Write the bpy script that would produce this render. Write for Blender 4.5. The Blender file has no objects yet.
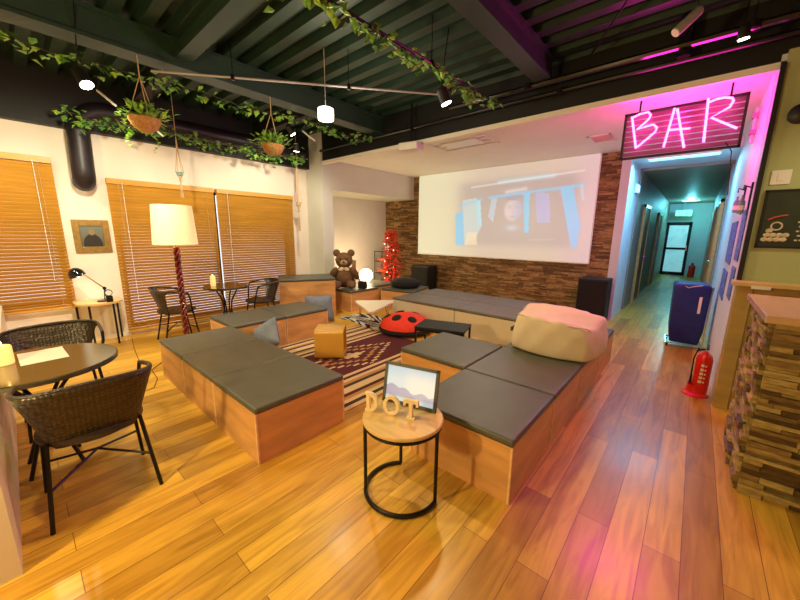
import bpy, bmesh, math, random
from mathutils import Vector, Matrix, Euler
random.seed(7)
PI = math.pi
scene = bpy.context.scene
col = scene.collection

# ------------------------------------------------------------------ camera
cam_d = bpy.data.cameras.new('camera'); cam = bpy.data.objects.new('camera', cam_d); col.objects.link(cam)
cam_d.sensor_width = 36.0; cam_d.lens = 36.0 * 335.4 / 800.0
cam_d.clip_start = 0.03; cam_d.clip_end = 200
Rm = Matrix(((0.75294454, -0.13594639, 0.64412894), (0.6580717, 0.14073256, -0.73994255), (0.01033227, 0.9810408, 0.19568648)))
cam.matrix_world = Matrix.Translation((0, 0, 1.5)) @ Rm.to_4x4()
scene.camera = cam

# ------------------------------------------------------------------ world, view
w = bpy.data.worlds.new('world'); scene.world = w; w.use_nodes = True
bg = w.node_tree.nodes['Background']; bg.inputs[0].default_value = (0.86, 0.84, 0.86, 1); bg.inputs[1].default_value = .95
vs = scene.view_settings
vs.view_transform = 'Standard'; vs.look = 'None'; vs.gamma = 1; vs.use_curve_mapping = False; vs.exposure = 0.75

WARM = (1.0, 0.74, 0.30)
CREAM = (1.0, 0.88, 0.64)
def lamp(name, loc, power, colr=WARM, kind='POINT', size=0.05, rot=None, spot=150, blend=0.6, sx=None, sy=None):
    d = bpy.data.lights.new(name, kind); d.energy = power; d.color = colr
    if kind == 'POINT': d.shadow_soft_size = size
    if kind == 'SPOT': d.shadow_soft_size = size; d.spot_size = math.radians(spot); d.spot_blend = blend
    if kind == 'AREA':
        d.shape = 'RECTANGLE' if sx else 'DISK'
        d.size = sx or size
        if sx: d.size_y = sy
    o = bpy.data.objects.new(name, d); col.objects.link(o); o.location = loc
    if rot: o.rotation_euler = rot
    return o
# ceiling downlights (housings further down for those in view, the others unseen)
lamp('downlight_light', (-3.99, 0.60, 2.62), 110, CREAM, 'SPOT', 0.06, spot=130, rot=(0, .75, 0))
lamp('downlight_light', (-1.92, 2.83, 2.62), 46, WARM, 'SPOT', 0.06, spot=150)
lamp('downlight_light', (-2.1, 0.3, 2.95), 70, WARM, 'SPOT', 0.08, spot=125)
lamp('downlight_light', (-1.9, -1.4, 2.95), 30, WARM, 'SPOT', 0.08, spot=125)
lamp('downlight_light', (1.6, 0.6, 2.9), 7, (1.0, .74, .40), 'SPOT', 0.08, spot=140)
lamp('downlight_light', (-4.5, 3.0, 2.75), 74, CREAM, 'SPOT', 0.06, spot=140, rot=(0, .6, 0))
lamp('downlight_light', (-4.9, -0.5, 2.95), 75, CREAM, 'SPOT', 0.06, spot=150)
lamp('bar_light', (1.2, 3.3, 2.7), 26, (1.0, .86, .5), 'SPOT', 0.06, spot=150)
lamp('pendant_light', (-3.0, 2.33, 2.55), 20, CREAM, 'POINT', 0.07)
# lit partition niche at the lower left
lamp('niche_light', (-1.72, -1.05, 1.55), 95, WARM, 'POINT', 0.08)
# lamp bulbs
lamp('floor_lamp_light', (-4.7, 1.34, 1.56), 4, (1, .66, .32), 'POINT', 0.06)
lamp('desk_lamp_light', (-5.72, 0.53, 0.98), 5, (1, .8, .55), 'SPOT', 0.03, spot=140)
lamp('ball_lamp_light', (-5.75, 5.35, .80), 22, (1, .74, .42), 'POINT', 0.1)
# hallway
lamp('hall_light', (-0.35, 7.15, 2.68), 25, (.18, .60, 1.0), 'AREA', sx=.9, sy=.25)
lamp('hall_light', (-0.35, 15.4, 2.55), 38, (.14, .60, .75), 'POINT', 0.1)
lamp('exit_light', (-0.2, 16.3, 2.2), 2.5, (.15, 1.0, .55), 'POINT', 0.08)
# neon glow, plus an added downward spot whose bounce brightens the soffit
lamp('neon_light', (-0.28, 4.22, 2.46), 24, (1.0, .02, .42), 'AREA', sx=.8, sy=.35, rot=(math.radians(90), 0, PI))
lamp('neon_light', (-0.28, 4.42, 2.52), 32, (1.0, .02, .42), 'POINT', 0.12)
lamp('soffit_fill_light', (-2.6, 5.3, 2.70), 30, CREAM, 'SPOT', 0.06, spot=165)

# ------------------------------------------------------------------ materials
def principled(name):
    m = bpy.data.materials.new(name); m.use_nodes = True
    return m, m.node_tree, m.node_tree.nodes['Principled BSDF']
def mat(name, c, rough=0.6, metal=0.0, var=0.12, scale=8.0, bump=0.0, stretch=(1, 1, 1), bscale=None, emit=None, estr=0.0, sub=0.0, trans=0.0, coat=0.0, spec=None, alpha=None):
    m, nt, b = principled(name)
    b.inputs['Roughness'].default_value = rough; b.inputs['Metallic'].default_value = metal
    tc = nt.nodes.new('ShaderNodeTexCoord'); mp = nt.nodes.new('ShaderNodeMapping'); mp.inputs['Scale'].default_value = stretch
    nt.links.new(tc.outputs['Object'], mp.inputs[0])
    n = nt.nodes.new('ShaderNodeTexNoise'); n.inputs['Scale'].default_value = scale; n.inputs['Detail'].default_value = 4
    nt.links.new(mp.outputs[0], n.inputs['Vector'])
    r = nt.nodes.new('ShaderNodeValToRGB'); r.color_ramp.elements[0].position = .3; r.color_ramp.elements[1].position = .7
    r.color_ramp.elements[0].color = tuple(max(0, v * (1 - var)) for v in c) + (1,)
    r.color_ramp.elements[1].color = tuple(min(1, v * (1 + var)) for v in c) + (1,)
    nt.links.new(n.outputs['Fac'], r.inputs[0]); nt.links.new(r.outputs[0], b.inputs['Base Color'])
    if bump:
        n2 = nt.nodes.new('ShaderNodeTexNoise'); n2.inputs['Scale'].default_value = bscale or scale * 6
        nt.links.new(mp.outputs[0], n2.inputs['Vector'])
        bp = nt.nodes.new('ShaderNodeBump'); bp.inputs['Strength'].default_value = bump; bp.inputs['Distance'].default_value = 0.01
        nt.links.new(n2.outputs['Fac'], bp.inputs['Height']); nt.links.new(bp.outputs[0], b.inputs['Normal'])
    if emit: b.inputs['Emission Color'].default_value = (*emit, 1); b.inputs['Emission Strength'].default_value = estr
    if trans: b.inputs['Transmission Weight'].default_value = trans
    if coat: b.inputs['Coat Weight'].default_value = coat; b.inputs['Coat Roughness'].default_value = .12
    if spec is not None: b.inputs['Specular IOR Level'].default_value = spec
    if sub: b.inputs['Subsurface Weight'].default_value = sub
    return m
def mat_island(name, colors, rough=.7, bump=.3, scale=20, stretch=(1, 1, 1), spec=None):
    """each piece of the mesh takes its own tone"""
    m, nt, b = principled(name); b.inputs['Roughness'].default_value = rough
    if spec is not None: b.inputs['Specular IOR Level'].default_value = spec
    g = nt.nodes.new('ShaderNodeNewGeometry'); r = nt.nodes.new('ShaderNodeValToRGB'); r.color_ramp.interpolation = 'CONSTANT'
    els = r.color_ramp.elements
    while len(els) < len(colors): els.new(.5)
    for i, c in enumerate(colors): els[i].position = i / len(colors); els[i].color = (*c, 1)
    nt.links.new(g.outputs['Random Per Island'], r.inputs[0])
    tc = nt.nodes.new('ShaderNodeTexCoord'); mp = nt.nodes.new('ShaderNodeMapping'); mp.inputs['Scale'].default_value = stretch
    nt.links.new(tc.outputs['Object'], mp.inputs[0])
    n = nt.nodes.new('ShaderNodeTexNoise'); n.inputs['Scale'].default_value = scale; n.inputs['Detail'].default_value = 5
    nt.links.new(mp.outputs[0], n.inputs['Vector'])
    mx = nt.nodes.new('ShaderNodeMix'); mx.data_type = 'RGBA'; mx.blend_type = 'MULTIPLY'; mx.inputs[0].default_value = .75
    r2 = nt.nodes.new('ShaderNodeValToRGB'); r2.color_ramp.elements[0].position = .3; r2.color_ramp.elements[0].color = (.35, .3, .25, 1); r2.color_ramp.elements[1].position = .65
    nt.links.new(n.outputs['Fac'], r2.inputs[0]); nt.links.new(r.outputs[0], mx.inputs[6]); nt.links.new(r2.outputs[0], mx.inputs[7])
    nt.links.new(mx.outputs[2], b.inputs['Base Color'])
    bp = nt.nodes.new('ShaderNodeBump'); bp.inputs['Strength'].default_value = bump; bp.inputs['Distance'].default_value = .01
    nt.links.new(n.outputs['Fac'], bp.inputs['Height']); nt.links.new(bp.outputs[0], b.inputs['Normal'])
    return m
def mat_attr(name, rough=.8, emit=0.0, bump=0.0):
    m, nt, b = principled(name); b.inputs['Roughness'].default_value = rough
    a = nt.nodes.new('ShaderNodeAttribute'); a.attribute_name = 'Col'
    if emit:
        b.inputs['Base Color'].default_value = (.34, .33, .30, 1)
        nt.links.new(a.outputs['Color'], b.inputs['Emission Color']); b.inputs['Emission Strength'].default_value = emit
    else:
        nt.links.new(a.outputs['Color'], b.inputs['Base Color'])
    if bump:
        n = nt.nodes.new('ShaderNodeTexNoise'); n.inputs['Scale'].default_value = 300
        bp = nt.nodes.new('ShaderNodeBump'); bp.inputs['Strength'].default_value = bump; bp.inputs['Distance'].default_value = .005
        nt.links.new(n.outputs['Fac'], bp.inputs['Height']); nt.links.new(bp.outputs[0], b.inputs['Normal'])
    return m
def mat_floor():
    m, nt, b = principled('oak_planks')
    tc = nt.nodes.new('ShaderNodeTexCoord'); mp = nt.nodes.new('ShaderNodeMapping'); mp.inputs['Rotation'].default_value = (0, 0, PI / 2)
    nt.links.new(tc.outputs['Object'], mp.inputs[0])
    br = nt.nodes.new('ShaderNodeTexBrick'); br.inputs['Scale'].default_value = 1.0
    br.inputs['Brick Width'].default_value = 1.35; br.inputs['Row Height'].default_value = .145
    br.inputs['Mortar Size'].default_value = .0016; br.inputs['Mortar Smooth'].default_value = .1; br.inputs['Bias'].default_value = -.1
    br.offset = .37; br.offset_frequency = 2
    br.inputs['Color1'].default_value = (.76, .45, .060, 1); br.inputs['Color2'].default_value = (.38, .19, .020, 1)
    br.inputs['Mortar'].default_value = (.17, .07, .02, 1)
    nt.links.new(mp.outputs[0], br.inputs['Vector'])
    mp2 = nt.nodes.new('ShaderNodeMapping'); mp2.inputs['Scale'].default_value = (9, .9, 1)
    nt.links.new(tc.outputs['Object'], mp2.inputs[0])
    n = nt.nodes.new('ShaderNodeTexNoise'); n.inputs['Scale'].default_value = 2.2; n.inputs['Detail'].default_value = 8; n.inputs['Distortion'].default_value = 1.2
    nt.links.new(mp2.outputs[0], n.inputs['Vector'])
    r = nt.nodes.new('ShaderNodeValToRGB'); r.color_ramp.elements[0].position = .32; r.color_ramp.elements[1].position = .62
    r.color_ramp.elements[0].color = (.66, .56, .44, 1); r.color_ramp.elements[1].color = (1.1, 1.08, 1.05, 1)
    nt.links.new(n.outputs['Fac'], r.inputs[0])
    mx = nt.nodes.new('ShaderNodeMix'); mx.data_type = 'RGBA'; mx.blend_type = 'MULTIPLY'; mx.inputs[0].default_value = .8
    nt.links.new(br.outputs['Color'], mx.inputs[6]); nt.links.new(r.outputs[0], mx.inputs[7]); nt.links.new(mx.outputs[2], b.inputs['Base Color'])
    r3 = nt.nodes.new('ShaderNodeMapRange'); r3.inputs[3].default_value = .26; r3.inputs[4].default_value = .44
    nt.links.new(n.outputs['Fac'], r3.inputs[0]); nt.links.new(r3.outputs[0], b.inputs['Roughness'])
    bp = nt.nodes.new('ShaderNodeBump'); bp.inputs['Strength'].default_value = .25; bp.inputs['Distance'].default_value = .002
    nt.links.new(br.outputs['Fac'], bp.inputs['Height']); bp.invert = True
    nt.links.new(bp.outputs[0], b.inputs['Normal'])
    b.inputs['Coat Weight'].default_value = .12; b.inputs['Coat Roughness'].default_value = .18
    return m
M = dict(
    floor=mat_floor(),
    white=mat('warm_white_paint', (.84, .78, .66), .85, var=.03, scale=3, bump=.05, bscale=120),
    cool=mat('pale_grey_paint', (.66, .66, .58), .85, var=.03, scale=3),
    soffit=mat('soffit_paint', (.88, .84, .74), .8, var=.02, scale=2),
    green=mat('olive_green_paint', (.42, .46, .22), .8, var=.04, scale=3),
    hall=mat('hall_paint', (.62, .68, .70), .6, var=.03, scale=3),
    halldim=mat('taupe_paint', (.26, .235, .19), .5, var=.04, scale=3), signslat=mat('glow_tinted_slats', (.34, .08, .22), .4, var=.05),  # sign slats: the neon's magenta glow is put into their colour
    deck=mat('dark_green_deck', (.009, .030, .018), .55, var=.2, scale=3),
    beam=mat('dark_green_steel', (.019, .044, .030), .45, var=.15, scale=2),
    black=mat('black_paint', (.003, .0035, .003), .6, var=.2, scale=5),
    blackmetal=mat('black_metal', (.012, .011, .011), .35, .5, var=.2, scale=20),
    blackgloss=mat('glossy_black', (.010, .009, .010), .15, .0, var=.2, scale=9, coat=.5),
    ply=mat('orange_plywood', (.62, .32, .11), .45, var=.22, scale=2.2, stretch=(1, 1, 5), coat=.15),
    plyedge=mat('pale_plywood_edge', (.80, .52, .25), .5, var=.12, scale=30),
    leather=mat('grey_leatherette', (.085, .088, .070), .38, var=.12, scale=5, bump=.12, bscale=260),
    leather2=mat('light_grey_leatherette', (.16, .145, .125), .45, var=.1, scale=5, bump=.12, bscale=260),
    cream=mat('cream_panel', (.72, .66, .50), .6, var=.04, scale=3),
    slat=mat('wooden_slats', (.62, .33, .045), .42, var=.10, scale=1.6, stretch=(1, 1, 14)),
    rattan=mat('dark_rattan', (.026, .016, .010), .35, var=.35, scale=40, bump=.5, bscale=140),
    tabletop=mat('dark_tabletop', (.050, .040, .024), .16, var=.15, scale=4, coat=.5),
    brass=mat('old_gold', (.36, .22, .06), .4, .6, var=.2, scale=20),
    palewood=mat('pale_wood', (.70, .46, .18), .4, var=.12, scale=3, stretch=(1, 8, 1), coat=.2),
    letterwood=mat('letter_wood', (.88, .70, .42), .55, var=.12, scale=12),
    stoolply=mat('golden_plywood', (.62, .34, .055), .3, var=.1, scale=3, stretch=(6, 1, 1), coat=.4),
    counter=mat('counter_wood', (.50, .33, .10), .4, var=.15, scale=2, stretch=(1, 1, 6), coat=.2),
    bartop=mat('bar_top_wood', (.62, .42, .24), .22, var=.1, scale=2, stretch=(5, 1, 1), coat=.4),
    leaf=mat('ivy_leaf', (.12, .32, .05), .45, var=.45, scale=25, spec=.4),
    leafl=mat('bright_leaf', (.24, .44, .05), .45, var=.35, scale=18),
    stem=mat('brown_stem', (.06, .04, .02), .7, scale=30),
    rope=mat('jute_rope', (.55, .38, .20), .8, var=.2, scale=60, bump=.4, bscale=300),
    basket=mat('coco_basket', (.45, .22, .07), .8, var=.3, scale=50, bump=.6, bscale=160),
    red=mat('red_paint', (.75, .012, .012), .25, var=.08, scale=5, coat=.4),
    redfab=mat('red_plush', (.80, .035, .010), .7, var=.1, scale=20, bump=.2, bscale=200),
    blackfab=mat('black_plush', (.007, .006, .006), .9, var=.2, scale=30),
    canvas=mat('cream_canvas', (.74, .60, .43), .85, var=.06, scale=5, bump=.15, bscale=220),
    bluefab=mat('slate_blue_cloth', (.17, .20, .25), .85, var=.18, scale=9, bump=.2, bscale=200),
    navy=mat('navy_cloth', (.004, .016, .15), .55, var=.25, scale=6, bump=.3, bscale=30),
    bear=mat('brown_plush', (.17, .09, .035), .95, var=.3, scale=40, bump=.8, bscale=180),
    bearl=mat('tan_plush', (.40, .26, .13), .95, var=.2, scale=40, bump=.6, bscale=180),
    shade=mat('linen_shade', (.85, .68, .42), .9, var=.06, scale=40, emit=(1.0, .50, .18), estr=.26),
    pole=mat('dark_red_lacquer', (.12, .010, .010), .25, var=.3, scale=10, coat=.6),
    wax=mat('cream_wax', (.85, .60, .25), .4, var=.05, scale=10, emit=(1, .55, .15), estr=.5),
    paper=mat('white_paper', (.82, .78, .70), .8, var=.03),
    whitepl=mat('white_plastic', (.80, .78, .72), .35, var=.03),
    greypl=mat('grey_plastic', (.35, .33, .36), .4, var=.05),
    chrome=mat('chrome', (.7, .7, .7), .15, 1.0, var=.02),
    lampw=mat('lit_lamp', (1, 1, 1), .5, emit=(1, .93, .78), estr=14),
    lampw2=mat('lit_drum', (1, 1, 1), .5, emit=(1, .90, .72), estr=3.0),
    ball=mat('lit_globe', (1, 1, 1), .5, emit=(1, .80, .42), estr=7),
    neon=mat('neon_tube', (1, .4, .8), .3, emit=(1.0, .12, .60), estr=3.6),
    exitg=mat('lit_green_sign', (.1, .8, .4), .5, emit=(.12, 1.0, .5), estr=1.5),
    hallpanel=mat('lit_hall_panel', (.6, .9, 1), .5, emit=(.3, .75, 1.0), estr=1.0),
    glass=mat('window_glass', (.9, .95, 1), .05, trans=1.0, var=.0),
    board=mat('dark_green_board', (.020, .032, .016), .5, var=.3, scale=6),
    chalk=mat('chalk_lettering', (.62, .60, .40), .8),
    sausage=mat('printed_sausage', (.55, .10, .06), .6, var=.2, scale=30),
    dumpling=mat('printed_food', (.62, .52, .36), .7, var=.3, scale=60),
    duct=mat('dark_duct', (.012, .008, .011), .45, var=.1, scale=4),
    zwhite=mat('off_white', (.7, .66, .58), .9),
    redleaf=mat('red_leaf', (.78, .03, .03), .5, var=.5, scale=12),
    orangeleaf=mat('orange_leaf', (.75, .20, .05), .5, var=.3, scale=12),
    fairy=mat('fairy_bulb', (1, .9, .7), .4, emit=(1, .55, .30), estr=2.5),
    bottle=mat('bottle_glass', (.25, .45, .42), .12, var=.1, trans=.3),
    poster=mat('blue_print', (.10, .17, .50), .6, var=.8, scale=28),
    portrait=mat('dark_painting', (.055, .045, .035), .5, var=.6, scale=9),
    skin=mat('muted_ochre_paint', (.30, .22, .12), .6, var=.3, scale=20),
    brownpanel=mat('brown_door', (.18, .085, .045), .5, var=.15, scale=3),
    sign=mat('dark_slats', (.05, .02, .03), .45, var=.2, scale=10),
    coral=mat('tea_cloth', (.62, .18, .10), .85, var=.1, scale=10),
)
M['brick'] = mat_island('brown_ledger_stone', [(.32, .19, .065), (.22, .125, .042), (.40, .25, .095), (.15, .085, .03), (.46, .31, .13), (.27, .155, .05)], .75, .6, 14, (1, 1, 3))
M['barbrick'] = mat_island('olive_ledger_stone', [(.42, .31, .09), (.22, .15, .045), (.58, .46, .17), (.12, .075, .025), (.32, .21, .07), (.48, .36, .12)], .45, .7, 16, (1, 1, 3))
M['screen'] = mat_attr('projected_picture', .8, .44)
M['rug'] = mat_attr('woven_rug', .95, 0, .3)
M['art'] = mat_attr('printed_picture', .5, 0)
M['glowphoto'] = mat_attr('lit_photo', .3, .42)  # framed photo brightened by an emission of its own

# ------------------------------------------------------------------ helpers
class G:
    def __init__(s): s.bm = bmesh.new()
    def box(s, c, d, rot=None, taper=None):
        r = bmesh.ops.create_cube(s.bm, size=1.0); vs_ = r['verts']
        for v in vs_:
            k = 1.0
            if taper and v.co.z > 0: k = taper
            v.co = Vector((v.co.x * d[0] * k, v.co.y * d[1] * k, v.co.z * d[2]))
        if rot: bmesh.ops.rotate(s.bm, verts=vs_, cent=(0, 0, 0), matrix=Euler(rot).to_matrix())
        bmesh.ops.translate(s.bm, verts=vs_, vec=c); return s
    def b2(s, lo, hi):
        return s.box([(a + b) / 2 for a, b in zip(lo, hi)], [abs(b - a) for a, b in zip(lo, hi)])
    def tube(s, pts, r, n=8, closed=False, flat=None):
        pts = [Vector(p) for p in pts]; N = len(pts); rings = []
        rr = r if isinstance(r, (list, tuple)) else [r] * N
        up = Vector((0, 0, 1)); prev = None
        for i, p in enumerate(pts):
            a = pts[(i - 1) % N] if (i > 0 or closed) else p; b = pts[(i + 1) % N] if (i < N - 1 or closed) else p
            t = (b - a).normalized() if (b - a).length > 1e-9 else Vector((0, 0, 1))
            if prev is None:
                x = t.cross(up)
                if x.length < .05: x = t.cross(Vector((1, 0, 0)))
                x.normalize()
            else:
                x = prev - t * prev.dot(t)
                x = x.normalized() if x.length > 1e-6 else t.orthogonal().normalized()
            prev = x; y = t.cross(x)
            rings.append([s.bm.verts.new(p + (x * math.cos(2 * PI * k / n) + y * math.sin(2 * PI * k / n) * (flat or 1)) * rr[i]) for k in range(n)])
        for i in range(N if closed else N - 1):
            A, B = rings[i], rings[(i + 1) % N]
            for k in range(n): s.bm.faces.new((A[k], A[(k + 1) % n], B[(k + 1) % n], B[k]))
        if not closed: s.bm.faces.new(rings[0][::-1]); s.bm.faces.new(rings[-1])
        return s
    def lathe(s, prof, c=(0, 0, 0), n=24, rot=None, cap=True, sc=(1, 1)):
        rings = []; new = []
        for r, z in prof:
            rg = [s.bm.verts.new((r * sc[0] * math.cos(2 * PI * k / n), r * sc[1] * math.sin(2 * PI * k / n), z)) for k in range(n)]
            rings.append(rg); new += rg
        for A, B in zip(rings, rings[1:]):
            for k in range(n): s.bm.faces.new((A[k], A[(k + 1) % n], B[(k + 1) % n], B[k]))
        if cap: s.bm.faces.new(rings[0][::-1]); s.bm.faces.new(rings[-1])
        if rot: bmesh.ops.rotate(s.bm, verts=new, cent=(0, 0, 0), matrix=Euler(rot).to_matrix())
        bmesh.ops.translate(s.bm, verts=new, vec=c); return s
    def cyl(s, c, r, h, n=20, rot=None, r2=None):
        return s.lathe([(r, -h / 2), (r if r2 is None else r2, h / 2)], c, n, rot)
    def ball(s, c, r, rot=None, seg=20, rings=12):
        res = bmesh.ops.create_uvsphere(s.bm, u_segments=seg, v_segments=rings, radius=1.0); vv = res['verts']
        if not isinstance(r, (list, tuple)): r = (r, r, r)
        for v in vv: v.co = Vector((v.co.x * r[0], v.co.y * r[1], v.co.z * r[2]))
        if rot: bmesh.ops.rotate(s.bm, verts=vv, cent=(0, 0, 0), matrix=Euler(rot).to_matrix())
        bmesh.ops.translate(s.bm, verts=vv, vec=c); return s
    def prism(s, poly, depth, mtx=None):
        """polygon in local XZ extruded along +Y"""
        A = [s.bm.verts.new((x, 0, z)) for x, z in poly]; B = [s.bm.verts.new((x, depth, z)) for x, z in poly]
        s.bm.faces.new(A); s.bm.faces.new(B[::-1]); n = len(poly)
        for k in range(n): s.bm.faces.new((A[k], B[k], B[(k + 1) % n], A[(k + 1) % n]))
        if mtx is not None: bmesh.ops.transform(s.bm, verts=A + B, matrix=mtx)
        return s
    def leaf(s, p, d, up, L, W):
        """small folded leaf with thickness from its own fold"""
        d = Vector(d).normalized(); x = d.cross(Vector(up)); x = x.normalized() if x.length > .01 else d.orthogonal().normalized(); u = x.cross(d)
        P = Vector(p); b = P; m1 = P + d * L * .35 + x * W * .5 + u * W * .15; m2 = P + d * L * .35 - x * W * .5 + u * W * .15
        t = P + d * L; c = P + d * L * .4
        V = [s.bm.verts.new(q) for q in (b, m1, t, m2, c)]
        s.bm.faces.new((V[0], V[1], V[4])); s.bm.faces.new((V[1], V[2], V[4])); s.bm.faces.new((V[4], V[2], V[3])); s.bm.faces.new((V[0], V[4], V[3]))
        return s
    def build(s, name, m, parent=None, bevel=0, seg=2, smooth=False, sub=0, angle=35):
        bmesh.ops.recalc_face_normals(s.bm, faces=s.bm.faces)
        me = bpy.data.meshes.new(name); s.bm.to_mesh(me); s.bm.free()
        if smooth:
            for p in me.polygons: p.use_smooth = True
            try: me.set_sharp_from_angle(angle=math.radians(angle))
            except Exception: pass
        me.materials.append(M[m] if isinstance(m, str) else m)
        o = bpy.data.objects.new(name, me); col.objects.link(o)
        if parent: o.parent = parent
        if bevel:
            b = o.modifiers.new('bevel', 'BEVEL'); b.width = bevel; b.segments = seg; b.limit_method = 'ANGLE'
        if sub:
            b = o.modifiers.new('sub', 'SUBSURF'); b.levels = sub; b.render_levels = sub
        return o
def tag(o, label=None, cat=None, group=None, kind=None):
    if label: o['label'] = label
    if cat: o['category'] = cat
    if group: o['group'] = group
    if kind: o['kind'] = kind
    return o
def thing(name, label, cat, loc=(0, 0, 0), rz=0, group=None):
    o = bpy.data.objects.new(name, None); col.objects.link(o); o.empty_display_size = .1
    o.location = loc; o.rotation_euler = (0, 0, rz); return tag(o, label, cat, group)
def struct(g, name, m, parent=None, **k):
    o = g.build(name, m, parent, **k)
    if not parent: o['kind'] = 'structure'
    return o
def srt(name, loc=(0, 0, 0)):
    o = bpy.data.objects.new(name, None); col.objects.link(o); o.location = loc; o['kind'] = 'structure'; return o
def dup(root, loc=None, rz=None, label=None, group=None, scale=None):
    def rec(o, par):
        c = o.copy(); col.objects.link(c)
        if par: c.parent = par
        for ch in list(o.children): rec(ch, c)
        return c
    r = rec(root, None)
    if loc is not None: r.location = loc
    if rz is not None: r.rotation_euler = (0, 0, rz)
    if label: r['label'] = label
    if group: r['group'] = group
    if scale: r.scale = scale
    return r
def grid(name, m, f, u, v, fn, parent=None, thick=None):
    """rectangle built as a fine grid, one printed colour per cell; f maps (u,v) to a point"""
    me = bpy.data.meshes.new(name)
    vv = [f(i / u, j / v) for j in range(v + 1) for i in range(u + 1)]
    ff = [(j * (u + 1) + i, j * (u + 1) + i + 1, (j + 1) * (u + 1) + i + 1, (j + 1) * (u + 1) + i) for j in range(v) for i in range(u)]
    me.from_pydata(vv, [], ff); me.materials.append(M[m])
    ca = me.color_attributes.new('Col', 'FLOAT_COLOR', 'CORNER')
    buf = []
    for j in range(v):
        for i in range(u):
            c = fn((i + .5) / u, (j + .5) / v); buf += [c[0], c[1], c[2], 1] * 4
    ca.data.foreach_set('color', buf)
    o = bpy.data.objects.new(name, me); col.objects.link(o)
    if parent: o.parent = parent
    if thick:
        s = o.modifiers.new('solid', 'SOLIDIFY'); s.thickness = thick; s.offset = -1
    return o
def smoothstep(a, b, x):
    t = max(0, min(1, (x - a) / (b - a))); return t * t * (3 - 2 * t)
def lerp(a, b, t): return tuple(x + (y - x) * t for x, y in zip(a, b))
def arc(c, r, a0, a1, n, z=None):
    return [(c[0] + r * math.cos(a0 + (a1 - a0) * i / n), c[1] + r * math.sin(a0 + (a1 - a0) * i / n), c[2] if z is None else z) for i in range(n + 1)]

# ------------------------------------------------------------------ the room
struct(G().b2((-6.9, -4.1, -.12), (3.2, 17.2, 0)), 'floor', 'floor')
# corrugated deck
g = G(); y = -3.9
prof = []
while y < 4.15:
    prof += [(y, 3.385), (y + .10, 3.385), (y + .12, 3.30), (y + .22, 3.30)]; y += .24
bm = g.bm; A = [bm.verts.new((-6.3, a, b)) for a, b in prof]; B = [bm.verts.new((3.1, a, b)) for a, b in prof]
for i in range(len(prof) - 1): bm.faces.new((A[i], B[i], B[i + 1], A[i + 1]))
g.b2((-6.3, -4.0, 3.39), (3.1, 4.3, 3.46))
struct(g, 'ceiling', 'deck')
# window wall (left)
X0, X1 = -6.3, -6.1
g = G()
g.b2((X0, -4, 0), (X1, -1.0, 2.72)); g.b2((X0, -1.0, 0), (X1, .44, .56)); g.b2((X0, -1.0, 2.30), (X1, 3.66, 2.72)); g.b2((X0, .44, 0), (X1, 1.0, 2.30))
g.b2((X0, 1.0, 0), (X1, 3.66, .08)); g.b2((X0, 3.66, 0), (X1, 4.1, 2.72)); g.b2((X0, 1.0, 2.14), (X1, 3.66, 2.30))
struct(g, 'wall_left', 'white')
for n, (y0, y1, z0, z1) in enumerate([(-1.0, .44, .56, 2.30), (1.0, 3.66, .08, 2.14)], 1):
    r = srt(f'window_{n}', (-6.2, (y0 + y1) / 2, z0)); hy = (y1 - y0) / 2; H = z1 - z0
    g = G()
    for s in (-1, 1): g.b2((-.03, s * hy - s * .05, 0), (.03, s * hy, H))
    g.b2((-.03, -hy, 0), (.03, hy, .05)); g.b2((-.03, -hy, H - .05), (.03, hy, H)); g.b2((-.03, -.025, 0), (.03, .025, H))
    g.build('window_frame', 'blackmetal', r)
    for s in (-1, 1): G().b2((-.004, s * .025, .05), (.004, s * (hy - .05), H - .05)).build('pane', 'glass', r)
struct(G().b2((-6.3, -4, 2.72), (-5.98, 4.1, 3.39)), 'trim_1', 'black')
struct(G().b2((-6.09, -4, 0), (-6.06, .44, .06)).b2((-6.09, .46, 0), (-6.06, .99, .06)), 'baseboard_left', 'white')
# pier, bulkhead, alcove
struct(G().b2((-6.65, 4.1, 0), (-5.6, 4.36, 3.39)), 'wall_pier', 'cool')
struct(G().b2((-6.65, 4.36, 2.33), (-5.6, 6.95, 2.90)), 'trim_2', 'cool')
struct(G().b2((-6.8, 4.36, 0), (-6.6, 7.15, 2.33)), 'wall_alcove', 'cool')
# soffit and fascia
struct(G().b2((-5.6, 4.20, 2.88), (.9, 6.95, 2.94)), 'ceiling_soffit', 'soffit')
struct(G().b2((-5.6, 4.12, 2.775), (.33, 4.20, 2.83)), 'trim_3', 'soffit')
struct(G().b2((-5.6, 4.14, 2.83), (3.1, 4.30, 3.39)), 'trim_4', 'black')
# stone-clad back wall
struct(G().b2((-6.8, 6.95, 0), (-1.0, 7.15, 2.94)), 'wall_back', 'brick')
def ledger(g, along, lo, hi, z0, z1, face, outdir, rowh, lmin, lmax, dep):
    z = z0
    while z < z1 - .004:
        h = min(rowh * random.uniform(.7, 1.3), z1 - z); p = lo - random.uniform(0, lmin)
        if z1 - z - h < rowh * .4: h = z1 - z
        while p < hi:
            L = random.uniform(lmin, lmax); a = max(p, lo); b = min(p + L, hi)
            if b - a > .01:
                d = random.uniform(*dep)
                if along == 'x': g.b2((a + .001, face, z + .001), (b - .001, face + outdir * d, z + h - .001))
                else: g.b2((face, a + .001, z + .001), (face + outdir * d, b - .001, z + h - .001))
            p += L
        z += h
g = G(); ledger(g, 'x', -6.58, -1.0, 0, 2.88, 6.95, -1, .031, .10, .36, (.005, .030))
struct(g, 'trim_5', 'brick')
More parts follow.
